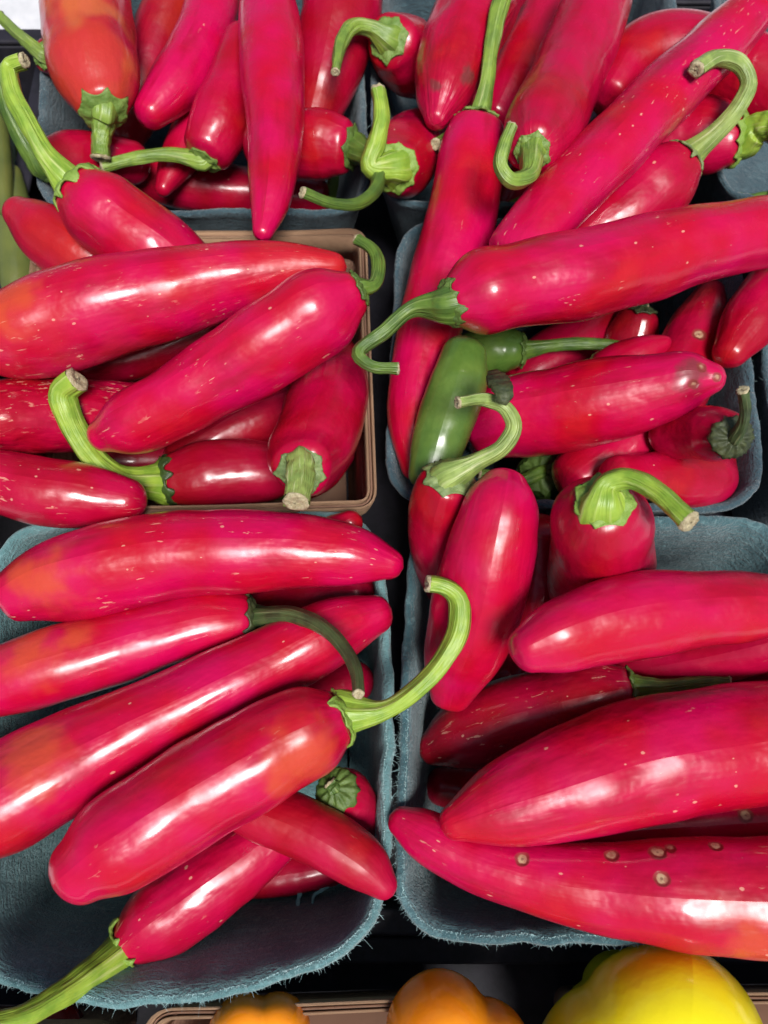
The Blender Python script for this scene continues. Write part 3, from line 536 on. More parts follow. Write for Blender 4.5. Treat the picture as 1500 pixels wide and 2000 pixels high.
 {'id': 'C10', 'label': 'arched red pepper at the back right behind the long diagonal pepper', 'grp': 'peppers in the back right pulp basket', 'sp': [[9.103, 26.665, 1.3, 0.942], [10.209, 28.298, 1.351, 1.404], [11.981, 29.009, 1.408, 1.54], [13.775, 28.298, 1.47, 1.568], [15.243, 27.097, 1.53, 1.545], [16.537, 25.246, 1.6, 1.225]], 'e': [0.45, 0.8], 'm': {}},
 {'id': 'C9', 'label': 'red pepper with thick bright green stem at the right edge, back basket', 'grp': 'peppers in the back right pulp basket', 'sp': [[13.759, 24.19, 1.6, 1.049], [13.224, 24.393, 1.403, 1.343], [12.023, 24.893, 0.972, 1.451], [10.713, 24.891, 0.528, 1.386], [9.52, 24.372, 0.1, 1.058]], 'e': [0.45, 0.8], 'cal': 1.043, 'stem': [[14.143, 24.044, 1.741, 0.682], [14.165, 24.009, 1.924, 0.635], [14.215, 24.025, 2.06, 0.59], [14.275, 24.039, 2.182, 0.55], [14.348, 24.028, 2.296, 0.52], [14.431, 23.986, 2.404, 0.503], [14.522, 23.92, 2.508, 0.496], [14.619, 23.838, 2.609, 0.495], [14.719, 23.749, 2.707, 0.497], [14.82, 23.66, 2.802, 0.5], [14.918, 23.581, 2.895, 0.5]], 'm': {'stemc': 3}},
 {'id': 'C5', 'label': 'red pepper between the wrinkled one and the hook-stemmed one, back right', 'grp': 'peppers in the back right pulp basket', 'sp': [[5.044, 28.395, -1.6, 1.041], [5.595, 29.484, -1.48, 1.305], [6.768, 32.157, -1.205, 1.425], [8.128, 35.245, -0.9, 1.407], [8.989, 37.396, -0.7, 1.108]], 'e': [0.45, 0.8], 'cal': 0.6, 'stem': [[4.85, 28.012, -1.642, 0.277], [4.492, 27.49, -1.093, 0.263], [4.167, 27.117, -0.687, 0.251], [3.857, 26.745, -0.321, 0.242], [3.561, 26.331, 0.021, 0.236], [3.275, 25.886, 0.346, 0.234], [3.001, 25.43, 0.659, 0.233], [2.738, 24.981, 0.961, 0.229], [2.487, 24.544, 1.254, 0.221], [2.246, 24.105, 1.54, 0.212], [2.014, 23.673, 1.82, 0.202]], 'm': {}},
 {'id': 'C1', 'label': 'small red pepper with curved pale stem drooping left, back right basket corner', 'grp': 'peppers in the back right pulp basket', 'sp': [[0.319, 29.257, 1.7, 1.106], [0.772, 29.957, 0.71, 1.455], [1.502, 30.964, -0.617, 1.525], [2.435, 32.054, -2.2, 1.217]], 'e': [0.45, 0.8], 'cal': 0.882, 'stem': [[0.159, 29.009, 2.05, 0.504], [0.016, 29.009, 2.155, 0.459], [-0.123, 29.051, 2.233, 0.413], [-0.264, 29.096, 2.303, 0.369], [-0.409, 29.126, 2.369, 0.332], [-0.563, 29.126, 2.431, 0.306], [-0.733, 29.113, 2.491, 0.294], [-0.91, 29.083, 2.549, 0.291], [-1.08, 29.018, 2.605, 0.291], [-1.228, 28.902, 2.659, 0.288], [-1.35, 28.719, 2.713, 0.283], [-1.456, 28.478, 2.766, 0.278], [-1.546, 28.207, 2.817, 0.273], [-1.625, 27.933, 2.868, 0.266], [-1.691, 27.673, 2.918, 0.257], [-1.739, 27.407, 2.967, 0.245], [-1.771, 27.134, 3.016, 0.232], [-1.792, 26.857, 3.064, 0.217], [-1.806, 26.579, 3.111, 0.201], [-1.818, 26.302, 3.158, 0.186], [-1.832, 26.029, 3.204, 0.17], [-1.852, 25.762, 3.25, 0.156]], 'm': {}},
 {'id': 'C2', 'label': 'round red pepper end with upright ragged lime stem at the basket corner', 'grp': 'peppers in the back right pulp basket', 'sp': [[0.473, 22.632, 1.75, 0.986], [0.646, 23.298, 1.251, 1.292], [1.067, 25.075, 0.049, 1.409], [1.654, 27.549, -1.65, 1.264]], 'e': [0.45, 0.8], 'cal': 0.975, 'stem': [[0.39, 22.312, 1.99, 0.624], [0.183, 22.185, 2.121, 0.558], [-0.041, 22.074, 2.218, 0.488], [-0.253, 21.98, 2.306, 0.422], [-0.427, 21.925, 2.388, 0.365], [-0.534, 21.933, 2.466, 0.326], [-0.556, 22.018, 2.54, 0.307], [-0.51, 22.163, 2.613, 0.306], [-0.429, 22.342, 2.683, 0.314], [-0.343, 22.532, 2.751, 0.322], [-0.282, 22.706, 2.818, 0.324], [-0.238, 22.869, 2.884, 0.32], [-0.194, 23.034, 2.948, 0.315], [-0.155, 23.201, 3.012, 0.308], [-0.122, 23.37, 3.074, 0.301], [-0.101, 23.54, 3.136, 0.292], [-0.095, 23.711, 3.196, 0.284], [-0.107, 23.883, 3.256, 0.274], [-0.133, 24.056, 3.316, 0.263], [-0.165, 24.23, 3.374, 0.252], [-0.199, 24.405, 3.432, 0.24], [-0.229, 24.58, 3.49, 0.229]], 'm': {'stemc': 3}},
 {'id': 'C3', 'label': 'wrinkled dull red pepper with bruised lower end in the back right basket', 'grp': 'peppers in the back right pulp basket', 'sp': [[5.202, 33.613, 1.9, 1.594], [4.091, 31.176, 1.979, 1.636], [3.254, 29.019, 2.05, 1.638], [2.667, 27.109, 2.113, 1.436], [2.251, 25.42, 2.17, 0.965], [2.028, 24.546, 2.2, 0.477]], 'e': [0.45, 0.8], 'm': {'wrinkle': 1, 'bruise': [[3.245, 25.796, 2.998, 0.433], [1.949, 25.289, 3.097, 0.312]]}},
 {'id': 'C6', 'label': 'red pepper with ribbed green calyx and stem hooked back upwards', 'grp': 'peppers in the back right pulp basket', 'sp': [[5.193, 20.99, 4.25, 0.854], [5.493, 21.954, 3.762, 1.245], [6.923, 25.49, 3.148, 1.404], [8.272, 28.881, 3.149, 1.379], [9.182, 31.494, 3.15, 1.148]], 'e': [0.45, 0.8], 'cal': 0.67, 'stem': [[5.098, 20.686, 4.404, 0.423], [5.03, 20.322, 4.544, 0.394], [4.982, 19.982, 4.648, 0.365], [4.933, 19.661, 4.741, 0.337], [4.867, 19.377, 4.828, 0.312], [4.767, 19.146, 4.911, 0.291], [4.616, 18.969, 4.991, 0.276], [4.427, 18.826, 5.068, 0.265], [4.239, 18.733, 5.143, 0.255], [4.09, 18.711, 5.216, 0.248], [3.966, 18.773, 5.288, 0.242], [3.864, 18.889, 5.358, 0.237], [3.793, 19.015, 5.426, 0.233], [3.766, 19.133, 5.494, 0.229], [3.781, 19.265, 5.561, 0.226], [3.821, 19.404, 5.626, 0.223], [3.868, 19.542, 5.691, 0.218], [3.91, 19.672, 5.755, 0.211], [3.958, 19.798, 5.818, 0.201], [4.013, 19.922, 5.881, 0.189], [4.07, 20.046, 5.943, 0.177], [4.125, 20.171, 6.004, 0.165]], 'm': {'wrinkle': 0.35}},
 {'id': 'C8', 'label': 'red pepper with pale hooked stem looping over the long diagonal pepper', 'grp': 'peppers in the back right pulp basket', 'sp': [[11.39, 22.66, 1.9, 0.903], [11.012, 22.322, 1.734, 1.219], [9.786, 21.381, 1.226, 1.423], [8.357, 20.399, 0.661, 1.472], [6.998, 19.276, 0.1, 1.2]], 'e': [0.45, 0.8], 'cal': 0.902, 'stem': [[11.655, 22.897, 2.016, 0.51], [11.782, 22.865, 2.288, 0.467], [11.943, 22.897, 2.489, 0.423], [12.109, 22.951, 2.67, 0.383], [12.274, 23.025, 2.839, 0.352], [12.434, 23.118, 3.0, 0.332], [12.598, 23.222, 3.154, 0.323], [12.757, 23.338, 3.304, 0.322], [12.903, 23.471, 3.449, 0.322], [13.027, 23.626, 3.59, 0.321], [13.139, 23.808, 3.729, 0.314], [13.25, 24.017, 3.864, 0.307], [13.301, 24.227, 3.998, 0.3], [13.242, 24.43, 4.129, 0.297], [13.091, 24.645, 4.258, 0.297], [12.873, 24.801, 4.385, 0.297], [12.593, 24.846, 4.51, 0.297], [12.247, 24.804, 4.634, 0.297], [11.895, 24.666, 4.757, 0.293], [11.558, 24.394, 4.878, 0.281], [11.222, 24.03, 4.998, 0.265], [10.891, 23.672, 5.116, 0.25]], 'm': {'stemc': 4}},
 {'id': 'C7', 'label': 'very long slender magenta-red pepper lying diagonally to the top right corner', 'grp': 'peppers in the back right pulp basket', 'sp': [[4.38, 17.221, 3.3, 0.946], [5.808, 18.993, 3.385, 1.108], [7.583, 21.015, 3.482, 1.169], [9.967, 23.697, 3.605, 1.147], [12.369, 26.297, 3.721, 1.082], [14.441, 28.551, 3.815, 0.91], [16.377, 30.702, 3.9, 0.708]], 'e': [0.45, 0.8], 'm': {'bright': 1, 'scar': 0.7}},
 {'id': 'C4', 'label': 'long red pepper with tall upright stem reaching down into the middle right basket', 'grp': 'peppers in the back right pulp basket', 'sp': [[3.588, 24.24, 2.0, 1.037], [3.471, 23.499, 1.896, 1.19], [3.02, 20.982, 1.534, 1.305], [1.994, 17.242, 0.954, 1.216], [1.342, 14.469, 0.508, 1.081], [1.065, 12.176, 0.133, 0.918], [1.127, 10.78, -0.1, 0.545]], 'e': [0.35, 0.8], 'cal': 0.959, 'stem': [[3.64, 24.567, 2.046, 0.52], [3.69, 24.703, 2.221, 0.475], [3.749, 24.886, 2.351, 0.43], [3.809, 25.082, 2.468, 0.386], [3.867, 25.287, 2.577, 0.347], [3.919, 25.499, 2.68, 0.317], [3.962, 25.718, 2.78, 0.298], [3.997, 25.942, 2.876, 0.288], [4.027, 26.171, 2.97, 0.284], [4.055, 26.403, 3.061, 0.286], [4.086, 26.637, 3.151, 0.29], [4.121, 26.871, 3.238, 0.294], [4.163, 27.106, 3.324, 0.297], [4.208, 27.343, 3.409, 0.303], [4.254, 27.582, 3.492, 0.312], [4.305, 27.821, 3.574, 0.321], [4.363, 28.059, 3.655, 0.329], [4.43, 28.294, 3.735, 0.335], [4.509, 28.526, 3.814, 0.338], [4.6, 28.754, 3.892, 0.338], [4.695, 28.981, 3.969, 0.337], [4.789, 29.21, 4.046, 0.336]], 'm': {'bright': 0.6}},
 {'id': 'D12', 'label': 'dark green pepper end-on with ribbed calyx at the basket front wall', 'grp': 'peppers in the middle right pulp basket', 'sp': [[5.92, 11.216, -1.6, 0.884], [6.105, 11.363, -2.101, 1.018], [6.841, 12.084, -4.2, 1.052]], 'e': [0.45, 0.8], 'cal': 0.836, 'stem': [[5.798, 11.119, -1.269, 0.285], [5.557, 10.968, -1.178, 0.264], [5.324, 10.826, -1.11, 0.244], [5.091, 10.724, -1.049, 0.227], [4.858, 10.688, -0.992, 0.213], [4.623, 10.706, -0.938, 0.202], [4.388, 10.748, -0.886, 0.193], [4.153, 10.783, -0.835, 0.187], [3.92, 10.797, -0.786, 0.184], [3.687, 10.808, -0.739, 0.184], [3.455, 10.818, -0.692, 0.185]], 'm': {'green': 1, 'dark': 0.35, 'stemc': 2}},
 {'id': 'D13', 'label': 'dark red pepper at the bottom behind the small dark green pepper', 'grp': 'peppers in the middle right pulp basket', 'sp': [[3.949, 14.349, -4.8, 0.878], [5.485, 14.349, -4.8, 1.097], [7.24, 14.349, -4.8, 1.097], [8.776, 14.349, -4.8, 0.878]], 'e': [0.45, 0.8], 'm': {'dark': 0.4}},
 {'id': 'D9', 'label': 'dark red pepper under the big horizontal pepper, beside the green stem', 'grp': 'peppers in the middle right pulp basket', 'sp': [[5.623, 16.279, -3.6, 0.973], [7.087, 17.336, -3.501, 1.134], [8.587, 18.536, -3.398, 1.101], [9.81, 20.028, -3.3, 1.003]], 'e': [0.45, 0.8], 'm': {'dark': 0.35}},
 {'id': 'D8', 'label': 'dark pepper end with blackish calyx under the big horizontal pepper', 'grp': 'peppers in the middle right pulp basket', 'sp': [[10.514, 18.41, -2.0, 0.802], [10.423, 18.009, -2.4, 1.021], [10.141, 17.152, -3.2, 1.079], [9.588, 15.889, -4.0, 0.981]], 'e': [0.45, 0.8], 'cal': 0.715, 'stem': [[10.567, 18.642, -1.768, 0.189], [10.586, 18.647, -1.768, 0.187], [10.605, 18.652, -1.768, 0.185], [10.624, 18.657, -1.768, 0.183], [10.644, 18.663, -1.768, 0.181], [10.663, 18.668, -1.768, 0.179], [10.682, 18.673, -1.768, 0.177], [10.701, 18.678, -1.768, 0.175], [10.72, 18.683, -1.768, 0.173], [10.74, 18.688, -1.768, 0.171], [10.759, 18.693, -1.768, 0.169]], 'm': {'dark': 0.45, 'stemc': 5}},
 {'id': 'D4', 'label': 'small green pepper with a long thin level stem', 'grp': 'peppers in the middle right pulp basket', 'sp': [[5.374, 16.741, -1.9, 0.744], [4.972, 16.781, -1.963, 0.912], [4.262, 16.801, -2.073, 0.936], [3.443, 16.784, -2.2, 0.835]], 'e': [0.45, 0.8], 'cal': 0.702, 'stem': [[5.677, 16.711, -1.853, 0.351], [5.877, 16.726, -1.809, 0.325], [6.08, 16.75, -1.776, 0.299], [6.283, 16.772, -1.747, 0.276], [6.486, 16.789, -1.72, 0.26], [6.69, 16.804, -1.694, 0.25], [6.895, 16.816, -1.669, 0.246], [7.099, 16.824, -1.645, 0.245], [7.303, 16.828, -1.622, 0.246], [7.507, 16.828, -1.599, 0.247], [7.71, 16.822, -1.576, 0.247], [7.912, 16.81, -1.554, 0.244], [8.114, 16.793, -1.533, 0.241], [8.315, 16.771, -1.512, 0.238], [8.516, 16.744, -1.491, 0.235], [8.715, 16.713, -1.471, 0.231], [8.914, 16.679, -1.45, 0.226], [9.11, 16.64, -1.43, 0.219], [9.305, 16.594, -1.411, 0.21], [9.5, 16.545, -1.391, 0.201], [9.693, 16.495, -1.372, 0.191], [9.886, 16.447, -1.353, 0.182]], 'm': {'green': 1, 'stemc': 2}},
 {'id': 'D7', 'label': 'red pepper leaning in from the right edge beside the spotted tip', 'grp': 'peppers in the middle right pulp basket', 'sp': [[16.173, 19.518, 1.0, 1.072], [14.678, 17.661, 1.0, 1.144], [13.375, 16.101, 1.0, 1.01], [12.428, 14.809, 1.0, 0.626]], 'e': [0.45, 0.8], 'm': {}},
 {'id': 'D6', 'label': 'red pepper with one brown scar standing behind the horizontal spotted pepper', 'grp': 'peppers in the middle right pulp basket', 'sp': [[6.622, 10.33, -0.2, 0.907], [7.936, 11.289, -0.351, 1.329], [9.881, 13.052, -0.581, 1.482], [11.507, 15.359, -0.809, 1.298], [12.578, 17.557, -0.993, 1.055], [13.183, 18.911, -1.1, 0.579]], 'e': [0.45, 0.8], 'm': {'blem': [[11.719, 15.99, 0.402, 0.248]]}},
 {'id': 'D14', 'label': 'tiny pink-red pepper tip showing above the horizontal spotted pepper', 'grp': 'peppers in the middle right pulp basket', 'sp': [[8.259, 14.727, -0.3, 0.864], [9.105, 15.202, -0.065, 0.767], [9.937, 15.549, 0.157, 0.535], [10.482, 15.724, 0.3, 0.267]], 'e': [0.45, 0.8], 'm': {}},
 {'id': 'D10', 'label': 'red pepper with dark calyx and upright short stem in the right corner', 'grp': 'peppers in the middle right pulp basket', 'sp': [[10.494, 10.108, 3.9, 0.621], [10.513, 10.369, 3.501, 0.792], [10.291, 11.022, 2.3, 0.904], [9.771, 11.411, 1.3, 0.803]], 'e': [0.45, 0.8], 'cal': 0.706, 'stem': [[10.484, 9.967, 4.115, 0.215], [10.462, 9.965, 4.389, 0.194], [10.472, 9.996, 4.593, 0.174], [10.467, 10.047, 4.776, 0.16], [10.445, 10.118, 4.947, 0.152], [10.411, 10.199, 5.109, 0.149], [10.367, 10.282, 5.265, 0.147], [10.314, 10.363, 5.416, 0.147], [10.248, 10.444, 5.563, 0.149], [10.175, 10.527, 5.706, 0.153], [10.102, 10.61, 5.846, 0.157]], 'm': {'stemc': 5}},
 {'id': 'D11', 'label': 'blunt bent red pepper tip near the front right corner of its basket', 'grp': 'peppers in the middle right pulp basket', 'sp': [[7.6, 9.775, 1.6, 0.676], [9.095, 10.123, 0.766, 0.805], [10.536, 10.255, -0.017, 0.937], [11.796, 10.615, -0.651, 0.924], [12.373, 11.519, -1.1, 0.645]], 'e': [0.45, 0.8], 'm': {}},
 {'id': 'D5', 'label': 'red pepper with brown-spotted tip pointing right, middle right basket', 'grp': 'peppers in the middle right pulp basket', 'sp': [[3.385, 12.103, 0.2, 1.061], [4.257, 12.357, 0.583, 1.377], [5.841, 12.407, 1.263, 1.487], [7.569, 12.382, 2.046, 1.411], [9.05, 12.41, 2.763, 1.14], [9.967, 12.446, 3.232, 0.89], [10.474, 12.367, 3.5, 0.489]], 'e': [0.45, 0.8], 'm': {'bruise': [[9.541, 12.192, 4.055, 0.636]], 'blem': [[9.953, 12.479, 4.123, 0.207], [9.675, 11.872, 3.92, 0.207], [10.424, 12.102, 3.961, 0.175]], 'scar': 0.3, 'bright': 0.6}},
 {'id': 'D3', 'label': 'smooth green pepper standing against the left wall of the middle right basket', 'grp': 'peppers in the middle right pulp basket', 'sp': [[1.508, 9.757, 1.2, 0.72], [1.758, 10.785, 1.415, 0.862], [2.134, 11.999, 1.671, 0.954], [2.533, 13.232, 1.928, 0.961], [2.739, 14.09, 2.1, 0.773]], 'e': [0.45, 0.8], 'm': {'green': 1}},
 {'id': 'D1', 'label': 'largest horizontal red pepper with elbowed green stem hanging over the rim', 'grp': 'peppers in the middle right pulp basket', 'sp': [[2.218, 14.437, 4.6, 0.739], [2.748, 14.675, 4.535, 1.164], [4.093, 15.139, 4.374, 1.31], [6.165, 15.75, 4.136, 1.433], [8.693, 16.657, 3.855, 1.398], [11.339, 17.638, 3.573, 1.256], [13.848, 18.283, 3.316, 1.101], [16.002, 18.686, 3.1, 0.539]], 'e': [0.5, 0.8], 'cal': 0.801, 'stem': [[1.91, 14.299, 4.638, 0.545], [1.693, 14.341, 4.568, 0.483], [1.471, 14.38, 4.516, 0.418], [1.251, 14.404, 4.469, 0.356], [1.04, 14.394, 4.425, 0.305], [0.843, 14.334, 4.384, 0.271], [0.66, 14.226, 4.344, 0.252], [0.487, 14.086, 4.306, 0.245], [0.321, 13.927, 4.268, 0.244], [0.158, 13.764, 4.232, 0.245], [-0.007, 13.61, 4.196, 0.242], [-0.21, 13.461, 4.161, 0.238], [-0.445, 13.307, 4.127, 0.237], [-0.657, 13.15, 4.093, 0.237], [-0.794, 12.996, 4.059, 0.233], [-0.802, 12.845, 4.027, 0.225], [-0.664, 12.687, 3.994, 0.209], [-0.468, 12.551, 3.962, 0.194], [-0.271, 12.485, 3.931, 0.185], [-0.052, 12.478, 3.899, 0.181], [0.177, 12.495, 3.868, 0.18], [0.403, 12.502, 3.838, 0.177]], 'm': {'bright': 1, 'scar': 0.3, 'stemc': 2}},
 {'id': 'E12', 'label': 'small dark pepper with grey calyx beneath the big upright pepper', 'grp': 'peppers in the front right pulp basket', 'sp': [[4.901, 4.623, -4.0, 0.577], [4.582, 4.054, -4.0, 0.802], [3.776, 3.122, -4.0, 0.868]], 'e': [0.45, 0.8], 'cal': 0.501, 'stem': [[5.018, 4.831, -4.0, 0.173], [5.028, 4.857, -4.0, 0.172], [5.038, 4.883, -4.0, 0.17], [5.048, 4.909, -4.0, 0.168], [5.058, 4.935, -4.0, 0.166], [5.068, 4.961, -4.0, 0.164], [5.078, 4.987, -4.0, 0.163], [5.088, 5.013, -4.0, 0.161], [5.098, 5.039, -4.0, 0.159], [5.108, 5.065, -4.0, 0.157], [5.118, 5.091, -4.0, 0.156]], 'm': {'dark': 0.5, 'stemc': 5}},
 {'id': 'E11', 'label': 'dark red pepper at the bottom left of the front right basket', 'grp': 'peppers in the front right pulp basket', 'sp': [[4.622, -0.244, -4.6, 0.74], [3.153, 0.017, -4.6, 0.853], [2.045, 0.191, -4.6, 0.669]], 'e': [0.45, 0.8], 'm': {'dark': 0.4}},
 {'id': 'E13', 'label': 'red pepper edge at the right border behind the large front pepper', 'grp': 'peppers in the front right pulp basket', 'sp': [[13.521, 3.826, 1.0, 0.716], [12.768, 3.521, -0.187, 0.763], [11.898, 3.094, -1.4, 0.621]], 'e': [0.45, 0.8], 'm': {}},
 {'id': 'E7', 'label': 'shaded red pepper under the horizontal one with creased end', 'grp': 'peppers in the front right pulp basket', 'sp': [[7.094, 3.599, -2.0, 0.709], [8.458, 3.746, -1.191, 0.863], [10.41, 3.974, 0.071, 0.859], [11.925, 4.243, 1.164, 0.731], [12.854, 4.452, 1.9, 0.542]], 'e': [0.45, 0.8], 'm': {'dark': 0.2}},
 {'id': 'E3', 'label': 'dark red pepper between the upright pepper and the standing calyx pepper', 'grp': 'peppers in the front right pulp basket', 'sp': [[5.337, 8.401, 0.4, 0.78], [5.408, 7.431, -0.6, 0.887], [5.349, 5.895, -1.8, 0.816]], 'e': [0.45, 0.8], 'm': {'dark': 0.3}},
 {'id': 'E9', 'label': 'purplish red pepper with a round tan spot squeezed between the two front peppers', 'grp': 'peppers in the front right pulp basket', 'sp': [[4.453, -1.406, -0.9, 0.445], [5.885, -1.256, -0.847, 0.668], [7.949, -1.076, -0.77, 0.827], [10.321, -0.926, -0.682, 0.857], [12.525, -0.805, -0.6, 0.793]], 'e': [0.45, 0.8], 'm': {'blem': [[10.881, -0.667, 0.155, 0.231]], 'dark': 0.05}},
 {'id': 'E6', 'label': 'dull dark red pepper with scratched shoulder and shaded green stem', 'grp': 'peppers in the front right pulp basket', 'sp': [[7.658, 3.018, 0.2, 0.779], [7.185, 2.93, 0.001, 1.012], [5.506, 2.602, -0.685, 1.235], [3.579, 2.097, -1.444, 1.329], [2.244, 1.638, -1.964, 1.001], [1.648, 1.369, -2.2, 0.607]], 'e': [0.45, 0.8], 'cal': 0.646, 'stem': [[7.951, 3.073, 0.323, 0.388], [8.225, 3.072, 0.384, 0.328], [8.503, 3.075, 0.429, 0.27], [8.782, 3.088, 0.47, 0.23], [9.061, 3.114, 0.508, 0.215], [9.342, 3.147, 0.544, 0.213], [9.622, 3.177, 0.579, 0.212], [9.901, 3.198, 0.612, 0.202], [10.18, 3.212, 0.645, 0.186], [10.459, 3.221, 0.677, 0.169], [10.736, 3.231, 0.708, 0.152]], 'm': {'dark': 0.4, 'scar': 0.6, 'stemc': 2}},
 {'id': 'E4', 'label': 'stout red pepper standing upright, lime stem curving to the right', 'grp': 'peppers in the front right pulp basket', 'sp': [[5.875, 7.171, 5.7, 0.961], [5.986, 7.093, 5.099, 1.296], [6.344, 6.865, 3.5, 1.503], [6.846, 6.371, 1.301, 1.663], [7.206, 5.739, -0.3, 1.544]], 'e': [0.4, 0.8], 'cal': 0.838, 'stem': [[5.811, 7.216, 6.045, 0.568], [5.816, 7.33, 6.159, 0.485], [5.827, 7.457, 6.243, 0.401], [5.863, 7.561, 6.319, 0.334], [5.945, 7.619, 6.39, 0.297], [6.065, 7.643, 6.457, 0.283], [6.198, 7.641, 6.522, 0.282], [6.319, 7.621, 6.585, 0.278], [6.429, 7.575, 6.646, 0.273], [6.534, 7.503, 6.705, 0.272], [6.635, 7.414, 6.763, 0.272], [6.731, 7.317, 6.82, 0.273], [6.822, 7.221, 6.876, 0.273], [6.906, 7.123, 6.931, 0.272], [6.983, 7.017, 6.985, 0.271], [7.053, 6.903, 7.038, 0.269], [7.118, 6.784, 7.091, 0.268], [7.179, 6.662, 7.143, 0.267], [7.239, 6.54, 7.194, 0.266], [7.298, 6.418, 7.245, 0.264], [7.358, 6.3, 7.295, 0.263], [7.42, 6.187, 7.345, 0.262]], 'm': {'stemc': 3}},
 {'id': 'E1', 'label': 'red pepper with pale curled stem standing behind the pink upright pepper', 'grp': 'peppers in the front right pulp basket', 'sp': [[1.962, 8.933, 3.0, 0.854], [1.891, 8.75, 2.601, 0.994], [1.85, 8.165, 1.6, 1.057], [2.032, 7.378, 0.199, 1.068], [2.332, 6.673, -1.2, 0.897]], 'e': [0.45, 0.8], 'cal': 0.845, 'stem': [[2.018, 9.079, 3.317, 0.501], [2.202, 9.122, 3.475, 0.44], [2.389, 9.181, 3.592, 0.378], [2.575, 9.245, 3.697, 0.322], [2.759, 9.316, 3.795, 0.28], [2.947, 9.386, 3.888, 0.258], [3.141, 9.453, 3.978, 0.253], [3.328, 9.529, 4.065, 0.256], [3.492, 9.628, 4.149, 0.26], [3.626, 9.762, 4.231, 0.257], [3.749, 9.934, 4.311, 0.252], [3.835, 10.122, 4.39, 0.247], [3.84, 10.304, 4.468, 0.242], [3.762, 10.496, 4.544, 0.237], [3.632, 10.668, 4.619, 0.231], [3.47, 10.779, 4.692, 0.223], [3.263, 10.839, 4.765, 0.212], [3.038, 10.86, 4.837, 0.201], [2.82, 10.846, 4.908, 0.191], [2.599, 10.786, 4.979, 0.181], [2.377, 10.702, 5.048, 0.173], [2.157, 10.625, 5.117, 0.164]], 'm': {'stemc': 4}},
 {'id': 'E2', 'label': 'glossy pink-red pepper standing with its rounded tip up, centre of the photo', 'grp': 'peppers in the front right pulp basket', 'sp': [[2.16, 2.826, -0.5, 0.632], [2.333, 3.643, 0.101, 1.051], [2.797, 4.97, 1.3, 1.406], [3.127, 6.341, 2.599, 1.424], [3.332, 7.41, 3.3, 1.253], [3.535, 8.312, 3.594, 1.01], [3.616, 8.69, 3.6, 0.708]], 'e': [0.5, 0.6], 'm': {'bright': 1}},
 {'id': 'E5', 'label': 'horizontal red pepper with creased left end at the right edge', 'grp': 'peppers in the front right pulp basket', 'sp': [[3.735, 3.522, 4.6, 0.625], [4.315, 3.784, 4.51, 0.904], [5.418, 4.19, 4.347, 1.111], [6.912, 4.546, 4.138, 1.185], [8.732, 4.788, 3.891, 1.088], [10.903, 4.972, 3.605, 0.93], [12.495, 5.124, 3.4, 0.588]], 'e': [0.6, 0.8], 'm': {'bright': 0.5}},
 {'id': 'E8', 'label': 'very large red pepper filling the right side of the front right basket', 'grp': 'peppers in the front right pulp basket', 'sp': [[14.175, 1.732, 1.3, 1.067], [12.283, 1.51, 1.344, 1.516], [9.785, 1.188, 1.403, 1.686], [7.159, 0.756, 1.467, 1.7], [4.859, 0.082, 1.524, 1.443], [2.912, -0.507, 1.574, 0.961], [1.953, -0.843, 1.6, 0.492]], 'e': [0.45, 0.8], 'm': {'bright': 1, 'scar': 0.4}},
 {'id': 'E10', 'label': 'long spotted red pepper lying along the front rim, tip at left', 'grp': 'peppers in the front right pulp basket', 'sp': [[12.62, -2.652, 1.4, 1.489], [10.714, -2.712, 1.21, 1.543], [8.789, -2.695, 1.021, 1.441], [6.556, -2.588, 0.803, 1.224], [4.283, -2.305, 0.584, 0.975], [2.254, -1.723, 0.386, 0.811], [0.991, -1.09, 0.255, 0.671], [0.461, -0.809, 0.2, 0.415]], 'e': [0.45, 0.8], 'm': {'blem': [[3.885, -1.785, 1.382, 0.187], [6.374, -1.629, 1.544, 0.201], [7.588, -1.627, 1.769, 0.241], [7.96, -1.55, 1.746, 0.185], [7.482, -2.206, 2.161, 0.207], [9.185, -1.452, 1.845, 0.198]], 'scar': 0.3, 'bright': 1, 'painted_reflection': [[9.691, -3.846, 2.115, 1.009]]}},
 {'id': 'G7', 'label': 'small red pepper tip with ring mark under the topmost front left pepper', 'grp': 'peppers in the front left pulp basket', 'sp': [[-2.68, 7.738, -0.7, 0.804], [-1.846, 8.193, -0.082, 0.738], [-1.073, 8.586, 0.5, 0.415]], 'e': [0.45, 0.8], 'm': {}},
 {'id': 'G8', 'label': 'red pepper with mossy green calyx in the right corner of the front left basket', 'grp': 'peppers in the front left pulp basket', 'sp': [[-1.418, 0.014, -0.15, 0.662], [-1.308, -0.076, -0.499, 0.798], [-0.947, -0.492, -1.25, 0.784], [-0.734, -1.13, -2.05, 0.601]], 'e': [0.45, 0.8], 'cal': 0.75, 'stem': [[-1.498, 0.079, 0.104, 0.234], [-1.512, 0.094, 0.104, 0.23], [-1.526, 0.109, 0.104, 0.225], [-1.539, 0.124, 0.104, 0.221], [-1.553, 0.138, 0.104, 0.217], [-1.567, 0.153, 0.104, 0.212], [-1.581, 0.168, 0.104, 0.208], [-1.595, 0.183, 0.104, 0.203], [-1.609, 0.198, 0.104, 0.199], [-1.622, 0.212, 0.104, 0.194], [-1.636, 0.227, 0.104, 0.19]], 'm': {'dark': 0.1, 'stemc': 2}},
 {'id': 'G9', 'label': 'dark red pepper at the bottom of the front left basket', 'grp': 'peppers in the front left pulp basket', 'sp': [[-4.832, -2.843, -4.6, 0.644], [-3.407, -2.68, -4.6, 0.717], [-1.799, -2.435, -4.6, 0.648]], 'e': [0.45, 0.8], 'm': {'dark': 0.2}},
